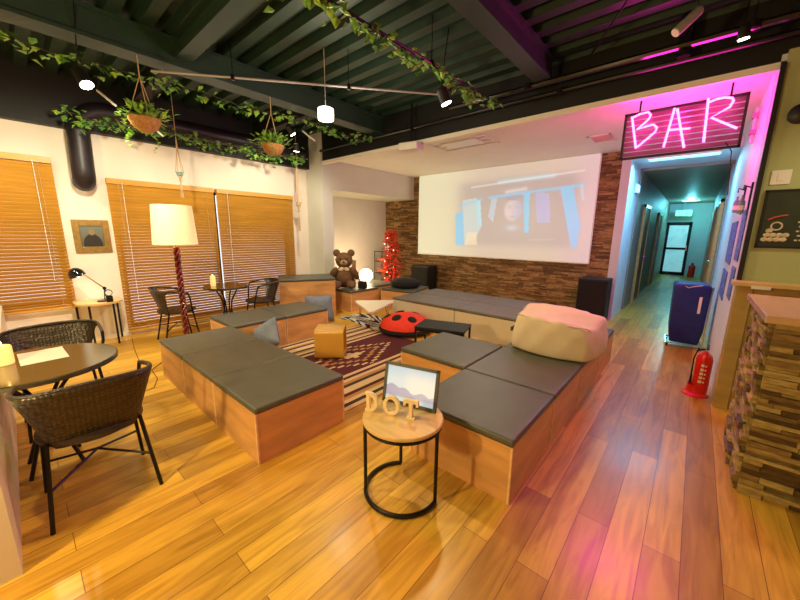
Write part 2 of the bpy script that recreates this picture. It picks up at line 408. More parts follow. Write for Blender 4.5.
# hallway
struct(G().b2((-1.15, 6.95 + .2, 0), (-1.0, 8.1, 2.75)).b2((-1.12, 6.90, 0), (-.985, 7.15, 2.88)), 'wall_hall_left', 'hall')
struct(G().b2((.30, 4.12, 0), (.45, 8.1, 2.88)).b2((.30, 8.1, 0), (.45, 8.2, 2.80)), 'wall_hall_right', 'hall')
struct(G().b2((-1.15, 6.95, 2.75), (.45, 8.1, 2.94)), 'ceiling_hall', 'hall')
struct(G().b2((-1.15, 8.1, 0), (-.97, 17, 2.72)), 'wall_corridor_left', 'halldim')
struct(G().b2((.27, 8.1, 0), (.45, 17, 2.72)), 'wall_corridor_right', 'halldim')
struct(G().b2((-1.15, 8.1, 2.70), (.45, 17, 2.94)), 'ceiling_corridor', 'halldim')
struct(G().b2((-1.15, 17, 0), (.45, 17.2, 2.86)), 'wall_hall_end', 'hall')
struct(G().b2((.30, 4.06, 1.13), (.33, 4.12, 2.80)), 'trim_6', 'black')
struct(G().b2((.33, 4.10, 0), (3.1, 4.25, 2.90)), 'wall_green', 'green')
struct(G().b2((-6.3, -4.2, 0), (3.1, -4.0, 3.46)), 'wall_rear', 'white')
struct(G().b2((3.0, -4.0, 0), (3.2, 4.3, 3.46)), 'wall_right', 'white')
# partition at lower left
struct(G().b2((-6.1, -.40, 0), (-2.05, -.17, .62)), 'wall_partition', 'cream')
# hall doors
r = srt('door_1', (-.6, 17, 0))
g = G()
for s in (-1, 1): g.b2((s * .38, -.06, 0), (s * .29, 0, 2.0))
g.b2((-.38, -.06, 0), (.38, 0, .12)); g.b2((-.38, -.06, 1.9), (.38, 0, 2.02)); g.b2((-.38, -.06, .98), (.38, 0, 1.06))
g.build('door_frame', 'black', r)
gl = mat('daylit_glass', (.6, .85, .95), .2, var=.3, scale=3, emit=(.30, .72, .80), estr=.28)
G().b2((-.30, -.03, .1), (.30, -.01, 1.92)).build('pane', gl, r)
G().b2((.30, -.11, .95), (.33, -.06, 1.15)).build('door_handle', 'chrome', r)
def side_door(n, x, y, s, mname, w_=.85, h=2.1):
    r = srt(f'door_{n}', (x, y, 0))
    g = G()
    for a in (-1, 1): g.b2((0, a * w_ / 2, 0), (s * .05, a * (w_ / 2 + .06), h + .06))
    g.b2((0, -w_ / 2 - .06, h), (s * .05, w_ / 2 + .06, h + .06)); g.build('door_frame', 'counter', r)
    G().b2((0, -w_ / 2, 0), (s * .03, w_ / 2, h)).build('door_leaf', mname, r)
    G().tube([(s * .03, w_ * .4, 1.0), (s * .08, w_ * .4, 1.0), (s * .08, w_ * .28, 1.0)], .012).build('door_handle', 'chrome', r)
side_door(2, -.97, 9.6, 1, 'brownpanel'); side_door(3, .27, 8.9, -1, 'brownpanel'); side_door(4, .27, 11.2, -1, 'brownpanel'); side_door(5, -.97, 13.0, 1, 'brownpanel')
# open door at the far end
# steel beams
def ibeam(name, lo, hi, z0, z1, axis, wd, label):
    t = tag(G().bm and bpy.data.objects.new(name, None), label, 'beam'); return t
def hbeam(x, y0, y1, z0, z1, w_, nm):
    g = G(); g.b2((x - w_ / 2, y0, z0), (x + w_ / 2, y1, z0 + .03)).b2((x - w_ / 2, y0, z1 - .03), (x + w_ / 2, y1, z1)).b2((x + w_ / 2 - .05, y0, z0 + .03), (x + w_ / 2 - .03, y1, z1 - .03))
    for yy in (y0 + .6, y1 - .05): g.b2((x - w_ / 2, yy, z0 + .03), (x + w_ / 2 - .05, yy + .015, z1 - .03))
    return struct(g, nm, 'beam')
hbeam(-4.10, -3.9, 4.16, 3.05, 3.30, .22, 'trim_7'); hbeam(-1.45, -3.9, 4.0, 3.08, 3.30, .17, 'trim_8')
g = G().b2((-3.99, 1.28, 3.12), (-1.55, 1.42, 3.15)).b2((-3.99, 1.33, 3.15), (-1.55, 1.37, 3.30)); struct(g, 'trim_9', 'beam')
g = G().b2((-6.0, 1.28, 3.12), (-4.21, 1.42, 3.30)).b2((-6.0, 3.0, 3.12), (-4.21, 3.14, 3.30)); struct(g, 'trim_10', 'black')
g = G().b2((-1.36, 2.2, 3.14), (3.0, 2.32, 3.30)); struct(g, 'trim_11', 'black')
# pipes and conduits by the fascia
def pipe(pts, r, label, m='blackmetal', name='ceiling_pipe', cat='pipe', group=None, n=8, extra=None):
    t = thing(name, label, cat, pts[0], group=group); p0 = Vector(pts[0])
    G().tube([Vector(p) - p0 for p in pts], r, n).build('pipe', m, t, smooth=True)
    for c in extra or []:
        c = Vector(c) - p0; G().cyl(c, r * 1.7, .05, 12).cyl(c + Vector((0, 0, (3.3 - (c.z + p0.z)) / 2)), .004, 3.3 - (c.z + p0.z), 6).build('hanger', 'blackmetal', t)
    return t
pipe([(-5.5, 4.02, 2.98), (2.9, 4.02, 2.98)], .022, 'black conduit running along the fascia above the soffit', 'blackmetal', extra=[(-3.3, 4.02, 2.98), (-1.3, 4.02, 2.98), (.6, 4.02, 2.98)])
pipe([(-2.6, 3.92, 3.06), (2.9, 3.92, 3.06)], .03, 'glossy dark duct pipe above the neon sign', 'blackgloss', extra=[(-1.6, 3.92, 3.06), (.1, 3.92, 3.06)])
pipe([(-.3, 3.95, 3.3), (-.3, 3.95, 2.98)], .05, 'short vertical glossy pipe above the neon sign', 'blackgloss')
pipe([(-4.05, 1.09, 2.96), (-2.25, 3.30, 2.96)], .011, 'thin pale conduit slanting across below the green beams', 'greypl', extra=[(-3.6, 1.64, 2.96), (-2.9, 2.5, 2.96)])
pipe([(-1.96, 1.30, 2.93), (-1.90, 3.72, 2.93)], .012, 'dark pipe wrapped in bright ivy beside the steel beam', extra=[(-1.93, 2.6, 2.93)])
pipe([(-1.0, 3.9, 3.2), (.3, 1.6, 3.2)], .008, 'thin cable slanting up towards the dark ceiling corner', 'blackmetal', 'ceiling_cable', 'cable')

# ------------------------------------------------------------------ venetian blinds
def blind(y0, y1, z0, z1, label):
    t = thing('venetian_blind', label, 'blind', (-6.04, (y0 + y1) / 2, z0), group=None); hy = (y1 - y0) / 2; H = z1 - z0
    G().b2((-.035, -hy, H - .07), (.035, hy, H)).build('headrail', 'slat', t, bevel=.003)
    g = G(); z = .03
    while z < H - .055:
        g.box((0, 0, z), (.048, 2 * hy, .0035), rot=(0, math.radians(-55), 0)); z += .042
    g.build('slats', 'slat', t)
    G().b2((-.025, -hy, 0), (.025, hy, .022)).build('bottom_rail', 'slat', t, bevel=.003)
    k = max(2, int(hy * 2 / .6))
    for i in range(k):
        yy = -hy + .12 + i * (2 * hy - .24) / (k - 1)
        G().tube([(.03, yy, .01), (.03, yy, H - .06)], .0022, 5).build('ladder_cord', 'rope', t)
    yy = hy - .16 if y0 < 0 else -hy + .16
    g = G().tube([(.042, yy, H - .05), (.045, yy, H * .2)], .003, 5)
    for i in range(9): g.ball((.043, yy, H * (.95 - .07 * i)), .007, seg=6, rings=5)
    g.build('pull_cord', 'whitepl', t)
    return t
blind(-.98, .46, .50, 2.35, 'wooden venetian blind at the far left end of the window wall')
blind(.95, 2.285, .05, 2.18, 'wooden venetian blind behind the lit floor lamp')
blind(2.325, 3.72, .05, 2.18, 'wooden venetian blind behind the small round table with a candle')

# ------------------------------------------------------------------ ottomans
def ottoman(label, top='leather', side='ply', sx=.72, sy=.74, name='ottoman'):
    t = thing(name, label, 'seat')
    G().b2((-sx / 2 + .004, -sy / 2 + .004, 0), (sx / 2 - .004, sy / 2 - .004, .355)).build('body', side, t)
    if side == 'ply':
        for a in (-1, 1):
            for b in (-1, 1): G().box((a * (sx / 2 - .007), b * (sy / 2 - .007), .1775), (.012, .012, .355)).build('edge_strip', 'plyedge', t)
    G().b2((-sx / 2, -sy / 2, .356), (sx / 2, sy / 2, .40)).build('seat_pad', top, t, bevel=.014, seg=3, smooth=True)
    return t
GR = 'grey topped plywood cube seats'
o0 = ottoman('cube seat nearest the camera in the right block, behind the DOT table'); o0['group'] = GR; o0.location = (-.96, 1.99, 0)
o0.scale = (1, .955, 1)
dup(o0, (-.96, 2.725, 0), 0, scale=(1, 1, 1), label='second cube seat of the right block, just in front of the bean bag')
dup(o0, (-1.69, 2.745, 0), 0, 'cube seat jutting left from the right block beside the dark low bench', scale=(1, 1, 1))
dup(o0, (-.96, 3.475, 0), 0, 'cube seat under the front half of the bean bag', scale=(1, 1, 1))
dup(o0, (-.96, 4.225, 0), 0, 'farthest cube seat of the right block behind the bean bag', scale=(1, 1, 1))
dup(o0, (-2.3075, 1.225, 0), PI / 2, 'cube seat nearest the camera at the right end of the left row', scale=(1, .938, 1))
dup(o0, (-3.0025, 1.225, 0), PI / 2, 'middle cube seat of the left row', scale=(1, .938, 1))
dup(o0, (-3.6975, 1.225, 0), PI / 2, 'cube seat at the far left end of the left row', scale=(1, .938, 1))
dup(o0, (-4.36, 1.935, 0), 0, 'cube seat of the far left row beside the blue cushion', scale=(1, .92, 1))
dup(o0, (-4.36, 2.625, 0), 0, 'cube seat at the far end of the left row before the tall box', scale=(1, .92, 1))
dup(o0, (-5.19, 4.50, 0), 0, 'cube seat in the corner carrying the teddy bear and bag', scale=(1, 1, 1))
dup(o0, (-5.36, 5.27, 0), 0, 'pale lit cube seat under the glowing globe lamp', scale=(1, 1, 1))
dup(o0, (-4.42, 5.25, 0), .2, 'cube seat below the round dark cushion near the red foliage', scale=(1, 1, 1))
p0 = ottoman('cream sided low bench at the left end of the front stage row', 'leather2', 'cream', 1.27, .66, 'stage_bench'); p0['category'] = 'bench'; p0['group'] = 'cream benches below the projection screen'
p0.location = (-3.26, 4.60, 0)
dup(p0, (-1.985, 4.60, 0), 0, 'cream sided low bench of the front stage row behind the bean bag')
dup(p0, (-3.26, 5.27, 0), 0, 'cream sided low bench at the left end of the rear stage row')
dup(p0, (-1.985, 5.27, 0), 0, 'cream sided low bench at the right end of the rear stage row')

t = thing('tall_seat_box', 'tall plywood seat box with dark top before the teddy bear', 'seat', (-5.326, 3.486, 0), math.radians(-29))
for b in (-1, 1): G().b2((-.35, .001 if b > 0 else -.475, 0), (.35, .475 if b > 0 else -.001, .655)).build('body', 'ply', t)
G().b2((-.355, -.48, .656), (.355, .48, .70)).build('seat_pad', 'leather', t, bevel=.014, seg=3, smooth=True)
# ------------------------------------------------------------------ bean bag
t = thing('bean_bag', 'big cream canvas bean bag lying on the right cube seats', 'bean bag', (-.92, 3.53, .40))
bm = bmesh.new(); bmesh.ops.create_cube(bm, size=1); bmesh.ops.subdivide_edges(bm, edges=bm.edges, cuts=9, use_grid_fill=True)
for v in bm.verts:
    x, y, z = v.co * 2; r_ = (abs(x) ** 4 + abs(y) ** 4) ** .25 + 1e-6
    k = 1.0 - .10 * (z + 1) / 2 - .05 * abs(z) ** 3
    n_ = .012 * math.sin(11 * x + 4 * z) * math.sin(9 * y) + .010 * math.sin(21 * (x + y) + 3 * z)
    rr = math.hypot(x, y); f = max(abs(x), abs(y)) / rr if rr > 1e-6 else 1; f = f ** .55
    X = x * .42 * k * f + n_; Y = y * .50 * k * f + n_
    Z = (z + 1) / 2 * (.295 + .07 * (1 - min(1, rr * rr / 2)) - .02 * x) + .03 * math.sin(5 * y + 1) * (z + 1) / 2 + (.016 * math.sin(13 * x + 9 * y) + .010 * math.sin(23 * x - 17 * y)) * (z > .5)
    v.co = (X, Y, max(.002, Z))
g = G(); g.bm.free(); g.bm = bm
for f in [f for f in bm.faces]: pass
g.build('cover', 'canvas', t, smooth=True, sub=1, angle=180)
g = G(); pts = []
for i in range(48):
    a = 2 * PI * i / 48; ca, sa = math.cos(a), math.sin(a); mxx = max(abs(ca), abs(sa)); x, y = ca / mxx, sa / mxx
    f = (max(abs(x), abs(y)) / math.hypot(x, y)) ** .55
    pts.append((x * .42 * .862 * f, y * .50 * .862 * f, -1 + 1.298 - .02 * x + .03 * math.sin(5 * y + 1)))
g.tube(pts, .006, 6, closed=True).build('seam', 'canvas', t, smooth=True)
G().b2((-.36, -.38, .16), (-.35, -.30, .20)).build('label_tab', 'leather', t)

# ------------------------------------------------------------------ rug, zebra rug
def rugc(u, v):
    # u across (X from -4.0 to -1.9), v along Y
    mar = (.085, .007, .011); cr = (.62, .45, .24); dk = (.05, .022, .015); tan = (.42, .22, .07)
    e = min(u, 1 - u)
    if e < .30:
        k = int(e / .30 * 12); return [cr, dk, cr, tan, mar, cr, cr, dk, tan, cr, mar, cr][k]
    du = abs(u - .5) / .2; dv = abs(v - .5) / .38
    q = du + round(dv * 9) / 9
    if .86 < q < .93: return cr
    if .52 < q < .62: return tan
    if q < .25: return cr
    return mar
o = grid('woven_rug', 'rug', lambda u, v: (-3.98 + 1.925 * u, 1.62 + 1.93 * v, .012), 120, 110, rugc, thick=.010)
tag(o, 'maroon woven rug with cream stripes between the cube seats', 'rug')
def zeb(u, v):
    s = math.sin(26 * (u + .25 * math.sin(6 * v + 2 * u)) + 3.0 * math.sin(9 * v)) + .3 * math.sin(50 * u * v)
    return (.62, .58, .50) if s > 0 else (.015, .013, .013)
o = grid('zebra_rug', 'rug', lambda u, v: (-4.62 + 1.3 * u, 3.63 + .54 * v + .05 * math.sin(7 * u), .012), 90, 70, zeb, thick=.010)
tag(o, 'black and white zebra striped rug under the white coffee table', 'rug')

# ------------------------------------------------------------------ round DOT side table
C = (-1.13, 1.335)
t = thing('side_table', 'small round pale wood table on a black ring base holding DOT letters', 'table', (C[0], C[1], 0))
G().lathe([(.218, .458), (.230, .463), (.230, .474), (.225, .480)], n=48).build('table_top', 'palewood', t, smooth=True)
G().tube(arc((0, 0, .446), .216, 0, 2 * PI, 40)[:-1], .011, 8, closed=True).build('top_ring', 'blackmetal', t, smooth=True)
G().tube(arc((0, 0, .013), .216, math.radians(133), math.radians(370), 36), .013, 8).build('base_ring', 'blackmetal', t, smooth=True)
for a in (10, 133, 228):
    x, y = .216 * math.cos(math.radians(a)), .216 * math.sin(math.radians(a))
    G().tube([(x, y, .013), (x, y, .45)], .0105, 8).build('leg', 'blackmetal', t, smooth=True)
zt = .4805
def letter(ch, x, y, rz, label):
    t = thing('wooden_letter', label, 'letter', (x, y, zt), rz, group='wooden letters on the round side table'); g = G(); H, W, D, T = .115, .086, .024, .020
    def rect(x0, x1, z0, z1): g.b2((x0, -D / 2, z0), (x1, D / 2, z1))
    def band(cx, cz, rx, rz_, t_, a0, a1, n):
        for i in range(n):
            p = [a0 + (a1 - a0) * (i + k) / n for k in (0, 1)]
            q = [(cx + rx * math.cos(p[0]), cz + rz_ * math.sin(p[0])), (cx + rx * math.cos(p[1]), cz + rz_ * math.sin(p[1])),
                 (cx + (rx - t_) * math.cos(p[1]), cz + (rz_ - t_ * .8) * math.sin(p[1])), (cx + (rx - t_) * math.cos(p[0]), cz + (rz_ - t_ * .8) * math.sin(p[0]))]
            g.prism(q, D, Matrix.Translation((0, -D / 2, 0)))
    if ch == 'D':
        rect(-W / 2 + .008, -W / 2 + .028, .014, H - .014); rect(-W / 2, -W / 2 + .030, 0, .014); rect(-W / 2, -W / 2 + .030, H - .014, H)
        band(-W / 2 + .028, H / 2, .050, H / 2, .020, -PI / 2, PI / 2, 14)
    if ch == 'O': band(0, H / 2, W / 2 + .006, H / 2, .019, 0, 2 * PI, 26)
    if ch == 'T':
        rect(-.010, .010, .013, H - .018); rect(-W / 2, W / 2, H - .018, H); rect(-.024, .024, 0, .013)
        rect(-W / 2, -W / 2 + .012, H - .036, H - .018); rect(W / 2 - .012, W / 2, H - .036, H - .018)
    g.build('letter_body', 'letterwood', t)
lr = math.radians(22)
letter('D', -1.292, 1.252, lr, 'cream wooden letter D on the round side table')
letter('O', -1.185, 1.298, lr, 'cream wooden letter O between D and T on the side table')
letter('T', -1.074, 1.337, lr, 'cream wooden letter T in front of the photo frame')
# photo frame
t = thing('photo_frame', 'dark framed pale landscape photo leaning on the round side table', 'picture frame', (-1.170, 1.425, zt + .003), math.radians(15)); tl = Matrix.Rotation(math.radians(-12), 4, 'X')
def fbox(lo, hi): 
    g = G().b2(lo, hi); bmesh.ops.transform(g.bm, verts=g.bm.verts, matrix=tl); return g
g = G()
for lo, hi in (((-.175, 0, 0), (-.157, .018, .245)), ((.157, 0, 0), (.175, .018, .245)), ((-.175, 0, 0), (.175, .018, .020)), ((-.175, 0, .227), (.175, .018, .245))): g.b2(lo, hi)
bmesh.ops.transform(g.bm, verts=g.bm.verts, matrix=tl); g.build('frame', 'leather', t)
def land(u, v):
    sky = lerp((.62, .80, .86), (.35, .62, .85), smoothstep(.5, 1, v)); 
    sky = lerp(sky, (.95, .93, .82), smoothstep(.25, .6, u) * smoothstep(1.1, .5, v))
    ridge = .30 + .16 * max(0, 1 - abs(u - .18) / .35) + .04 * math.sin(19 * u)
    if v < .13: return (.45, .66, .72)
    if v < ridge: return lerp((.20, .24, .55), (.50, .50, .62), u)
    return sky
grid('photo', 'glowphoto', lambda u, v: tuple(tl @ Vector((-.157 + .314 * u, .006, .02 + .207 * v))), 60, 40, land, t)
fbox((-.157, .008, .02), (.157, .016, .227)).build('back_board', 'black', t)
G().tube([(0, .050, .12), (0, .11, .004)], .006, 6).build('stand', 'black', t)

# ------------------------------------------------------------------ rattan chairs
def chair(label):
    """faces -Y; woven back at +Y"""
    t = thing('rattan_chair', label, 'chair', group='dark rattan tub chairs')
    G().lathe([(.02, .415), (.20, .410), (.225, .425), (.225, .445), (.20, .455), (.02, .455)], n=28, sc=(1.02, 1)).build('seat', 'rattan', t, smooth=True)
    # woven back shell, flaring towards the rim
    g = G(); bm = g.bm; n, m = 40, 10; R = []
    A0 = math.radians(-20); A1 = math.radians(200)
    for j in range(m + 1):
        row = []
        for i in range(n + 1):
            a = A0 + (A1 - A0) * i / n; k = j / m
            s = abs(a - PI / 2) / (A1 - PI / 2)      # 0 centre of back, 1 arm tip
            topz = .75 - .06 * s ** 2; lowz = .41 + (topz - .016 - .41) * smoothstep(.43, .52, s)
            z = lowz + (topz - lowz) * k
            fl = (z - .40) / .35
            r_ = .180 + .095 * fl
            ce = math.cos(a); se = math.sin(a); q = (abs(ce) ** 4.2 + abs(se) ** 4.2) ** (1 / 4.2)
            row.append(bm.verts.new((r_ * ce / q * 1.02, r_ * se / q * .86 + .03 * fl * se, z)))
        R.append(row)
    for j in range(m):
        for i in range(n): bm.faces.new((R[j][i], R[j][i + 1], R[j + 1][i + 1], R[j + 1][i]))
    rim = [v.co.copy() for v in R[m]]
    sh = g.build('back_shell', 'weave', t, smooth=True); sm = sh.modifiers.new('solid', 'SOLIDIFY'); sm.thickness = .012; sm.offset = 1
    G().tube(rim, .011, 8).build('rim', 'rattan', t, smooth=True)
    for sx in (-1, 1):
        tip = rim[0] if sx > 0 else rim[-1]
        G().tube([tip, (tip.x * .98, tip.y - .02, tip.z - .06), (sx * .20, -.14, .43), (sx * .23, -.20, .0)], .0105, 8).build('leg', 'blackmetal', t, smooth=True)
        G().tube([(sx * .19, .13, .44), (sx * .23, .22, .0)], .0105, 8).build('leg', 'blackmetal', t, smooth=True)
    G().tube([(-.215, -.17, .20), (0, 0, .26), (.215, .18, .20)], .007, 6).tube([(.215, -.17, .20), (0, 0, .26), (-.215, .18, .20)], .007, 6).build('cross_brace', 'blackmetal', t, smooth=True)
    return t
# basket weave material
m, nt, b = principled('basket_weave'); b.inputs['Roughness'].default_value = .35
tc = nt.nodes.new('ShaderNodeTexCoord'); ck = nt.nodes.new('ShaderNodeTexVoronoi'); ck.inputs['Scale'].default_value = 48; ck.inputs['Randomness'].default_value = .25
nt.links.new(tc.outputs['Object'], ck.inputs['Vector'])
r = nt.nodes.new('ShaderNodeValToRGB'); r.color_ramp.elements[0].color = (.060, .042, .020, 1); r.color_ramp.elements[1].color = (.018, .010, .006, 1); r.color_ramp.elements[1].position = .7
nt.links.new(ck.outputs['Distance'], r.inputs[0]); nt.links.new(r.outputs[0], b.inputs['Base Color'])
bp = nt.nodes.new('ShaderNodeBump'); bp.invert = True; bp.inputs['Strength'].default_value = .8; bp.inputs['Distance'].default_value = .006
nt.links.new(ck.outputs['Distance'], bp.inputs['Height']); nt.links.new(bp.outputs[0], b.inputs['Normal'])
M['weave'] = m
ch = chair('dark rattan chair nearest the camera, back turned, at the left table'); ch.location = (-2.455, .165, 0); ch.rotation_euler = (0, 0, -PI / 2)
dup(ch, (-3.60, .12, 0), math.radians(92), 'dark rattan chair behind the left table facing the camera')
dup(ch, (-5.28, 1.38, 0), PI - .05, 'dark rattan chair beside the floor lamp pole')
dup(ch, (-5.12, 2.50, 0), math.radians(-12), 'dark rattan chair in front of the blinds next to the tall seat box')

# ------------------------------------------------------------------ round tables
def cafe_table(x, y, z, r, label, m='tabletop'):
    t = thing('cafe_table', label, 'table', (x, y, 0))
    G().lathe([(r - .02, z - .035), (r, z - .028), (r, z - .006), (r - .008, z)], n=48).build('table_top', m, t, smooth=True)
    for k in range(4):
        a = PI / 4 + k * PI / 2; c, s = math.cos(a), math.sin(a)
        G().tube([(r * .55 * c, r * .55 * s, z - .036), (.07 * c, .07 * s, z - .22), (.05 * c, .05 * s, z * .45), (.10 * c, .10 * s, .18), (r * .44 * c, r * .44 * s, .012)], .011, 8).build('leg', 'blackmetal', t, smooth=True)
    G().tube(arc((0, 0, z * .40), .062, 0, 2 * PI, 20)[:-1], .007, 6, closed=True).build('ring', 'blackmetal', t, smooth=True)
    return t
cafe_table(-2.945, .0, .70, .385, 'round dark table at the left edge with paper and candle')
cafe_table(-5.30, 2.06, .69, .31, 'small round table before the blinds holding one candle')
def candle(x, y, z, r, h, label):
    t = thing('candle', label, 'candle', (x, y, z), group='cream pillar candles')
    G().lathe([(r * .9, 0), (r, .005), (r, h - .006), (r * .9, h), (r * .55, h - .008), (.002, h - .010)], n=24, cap=False).build('wax_body', 'wax', t, smooth=True)
    wk = G().tube([(0, 0, h - .012), (.001, 0, h + .010)], .0015, 5).build('wick', 'black', t)
    fm = M['flame'] if 'flame' in M else M.setdefault('flame', mat('flame', (1, .7, .3), .5, emit=(1, .55, .15), estr=10))
    G().ball((.001, 0, h + .016), (.0045, .0045, .012), seg=8, rings=6).build('flame', fm, wk, smooth=True)
candle(-3.04, -.125, .70, .042, .115, 'cream candle at the left picture edge on the dark round table')
candle(-5.40, 1.92, .69, .036, .15, 'cream candle on the small round table before the blinds')
o = G().b2((-.15, -.105, 0), (.15, .105, .0015)).build('menu_paper', 'paper'); o.location = (-3.08, .035, .7015); o.rotation_euler = (0, 0, .04)
tag(o, 'white paper sheet lying on the dark round table at left', 'paper')

# ------------------------------------------------------------------ lamp table + desk lamp
t = thing('console_table', 'half round pale wood table below the framed picture', 'table', (-6.06, .66, 0))
poly = [(-.235, 0)] + [(-.235 + .0, .0)]
g = G(); prof = [(-.24, 0), (-.24, .22)] + [(.24 * math.cos(a), .22 + .22 * math.sin(a)) for a in [PI - PI * i / 16 for i in range(17)]][1:] + [(.24, 0)]
A = [g.bm.verts.new((b, a, .555)) for a, b in prof]; B = [g.bm.verts.new((b, a, .580)) for a, b in prof]
g.bm.faces.new(A); g.bm.faces.new(B[::-1]); n = len(prof)
for k in range(n): g.bm.faces.new((A[k], B[k], B[(k + 1) % n], A[(k + 1) % n]))
g.build('table_top', 'palewood', t)
for x, y in ((.02, -.21), (.02, .21), (.36, -.12), (.36, .12)): G().tube([(x, y, 0), (x * .97, y, .556)], .012, 8).build('leg', 'blackmetal', t, smooth=True)
t = thing('desk_lamp', 'black jointed desk lamp on the half round table', 'lamp', (-5.80, .72, .580))
G().lathe([(.085, 0), (.085, .012), (.02, .022)], n=24).build('base', 'blackmetal', t, smooth=True)
G().tube([(0, 0, .015), (.0, .01, .16)], .010, 8).build('lower_arm', 'blackmetal', t, smooth=True)
G().cyl((0, .01, .17), .020, .03, 12, rot=(0, PI / 2, 0)).build('joint', 'blackmetal', t, smooth=True)
G().tube([(0, .01, .17), (.02, -.17, .37)], .008, 8).build('upper_arm', 'brass', t, smooth=True)
G().lathe([(.022, .075), (.045, .065), (.075, .025), (.085, -.03), (.078, -.03), (.068, .022), (.04, .055), (.0, .06)], (.04, -.235, .38), n=24, cap=False, rot=(.35, 0, 0)).build('lamp_shade', 'blackgloss', t, smooth=True)
G().ball((.04, -.23, .365), .028, seg=12, rings=8).build('bulb', 'lampw', t, smooth=True)
t = thing('alarm_clock', 'small dark clock with a white face at the desk lamp foot', 'clock', (-5.68, .745, .591))
G().lathe([(.035, -.02), (.042, -.012), (.042, .012), (.035, .02)], (0, 0, .112), n=24, rot=(0, PI / 2, 0)).build('case', 'blackmetal', t, smooth=True)
G().cyl((.021, 0, .112), .032, .003, 24, rot=(0, PI / 2, 0)).build('dial', 'paper', t)
G().b2((-.03, -.035, -.010), (.03, .035, .072)).build('stand', 'blackgloss', t, bevel=.006)
# generic picture
t = thing('framed_picture', 'small dark portrait in a wide gold frame on the window wall', 'picture', (-6.1, .73, 1.20))
g = G(); 
for lo, hi in (((0, -.185, 0), (.022, -.115, .43)), ((0, .115, 0), (.022, .185, .43)), ((0, -.115, 0), (.022, .115, .08)), ((0, -.115, .35), (.022, .115, .43))): g.b2(lo, hi)
g.build('frame', 'brass', t, bevel=.004)
def pic(u, v):
    d = ((u - .5) / .13) ** 2 + ((v - .70) / .15) ** 2
    if d < 1: return (.26, .17, .08)
    if ((u - .5) / .40) ** 2 + ((v - .10) / .52) ** 2 < 1: return (.020, .014, .012)
    return lerp((.10, .09, .05), (.16, .18, .14), v)
grid('canvas', 'art', lambda u, v: (.012, -.12 + .24 * u, .075 + .28 * v), 30, 36, pic, t)

# ------------------------------------------------------------------ floor lamp
t = thing('floor_lamp', 'floor lamp with cream drum shade on a twisted dark red pole', 'lamp', (-4.7, 1.34, 0))
t.location = (-4.86, 1.345, 0)
G().lathe([(.15, 0), (.15, .02), (.05, .05), (.02, .06)], n=28).build('base', 'pole', t, smooth=True)
for k in range(3):
    pts = [(.022 * math.cos(2 * PI * k / 3 + i * .55), .022 * math.sin(2 * PI * k / 3 + i * .55), .05 + i * .0205) for i in range(62)]
    G().tube(pts, .017, 7).build('pole_strand', 'pole', t, smooth=True)
g = G().lathe([(.240, 1.335), (.212, 1.80), (.208, 1.80), (.236, 1.335)], n=48, cap=False); g.build('lamp_shade', 'shade', t, smooth=True)
G().tube([(0, 0, 1.30), (0, 0, 1.52)], .012, 8).cyl((0, 0, 1.50), .022, .06).build('socket', 'brass', t, smooth=True)
g = G()
for k in range(3): a = 2 * PI * k / 3; g.tube([(0, 0, 1.52), (.228 * math.cos(a), .228 * math.sin(a), 1.50)], .003, 5)
g.build('shade_spider', 'brass', t)
G().ball((0, 0, 1.58), .04, seg=12, rings=8).build('bulb', 'lampw2', t, smooth=True)
bpy.data.objects['floor_lamp_light'].location = (-4.86, 1.345, 1.66)

# power cable on the floor
o = G().tube([(-5.9, .95, .004), (-5.3, .86, .004), (-4.6, .78, .004), (-4.05, .62, .004), (-3.75, .60, .004), (-3.78, .72, .004), (-4.0, .80, .004), (-4.3, .82, .004), (-4.6, 1.05, .004)], .004, 6).build('power_cable', 'pole', smooth=True)
tag(o, 'thin red brown cable curling on the floor before the left row', 'cable')

# ------------------------------------------------------------------ cube stool, coffee table, ladybird, low bench, cushions
t = thing('plywood_stool', 'golden bent plywood cube stool standing on the rug', 'stool', (-3.235, 2.455, .012), math.radians(14))
def rr(w_, h, r_, n=6):
    out = []
    for cx, cz, a0 in ((w_ / 2 - r_, h - r_, 0), (-w_ / 2 + r_, h - r_, PI / 2), (-w_ / 2 + r_, r_, PI), (w_ / 2 - r_, r_, 3 * PI / 2)):
        out += [(cx + r_ * math.cos(a0 + PI / 2 * i / n), cz + r_ * math.sin(a0 + PI / 2 * i / n)) for i in range(n + 1)]
    return out
g = G(); O_ = rr(.34, .36, .05); I_ = rr(.30, .32, .035); I_ = [(x, z + .02) for x, z in I_]; nn = len(O_)
F = [[g.bm.verts.new((x, yy, z)) for x, z in P_] for yy in (-.17, .17) for P_ in (O_, I_)]
for k in range(nn):
    q = (k + 1) % nn
    g.bm.faces.new((F[0][k], F[0][q], F[1][q], F[1][k])); g.bm.faces.new((F[2][k], F[2][q], F[3][q], F[3][k]))
    g.bm.faces.new((F[0][k], F[0][q], F[2][q], F[2][k])); g.bm.faces.new((F[1][k], F[1][q], F[3][q], F[3][k]))
g.build('shell', 'stoolply', t, smooth=True)
t.rotation_euler = (0, 0, math.radians(-46)); t.location = (-3.22, 2.42, .013)
G().b2((-.15, -.012, .02), (.15, .012, .34)).build('divider', 'stoolply', t)
t = thing('coffee_table', 'white triangular coffee table on thin legs over the zebra rug', 'table', (-3.85, 3.72, .012))
tri = [(-.42, -.02), (.10, .50), (.46, -.46)]
def rounded(tri, r_=.09):
    out = []
    for i, p in enumerate(tri):
        a = Vector(tri[i - 1]); b_ = Vector(tri[(i + 1) % 3]); p = Vector(p); d1 = (a - p).normalized() * r_ * 1.7; d2 = (b_ - p).normalized() * r_ * 1.7
        for k in range(7): s = k / 6; out.append(tuple((p + d1) * (1 - s) ** 2 + p * 2 * s * (1 - s) + (p + d2) * s * s))
    return out
P_ = rounded(tri); g = G()
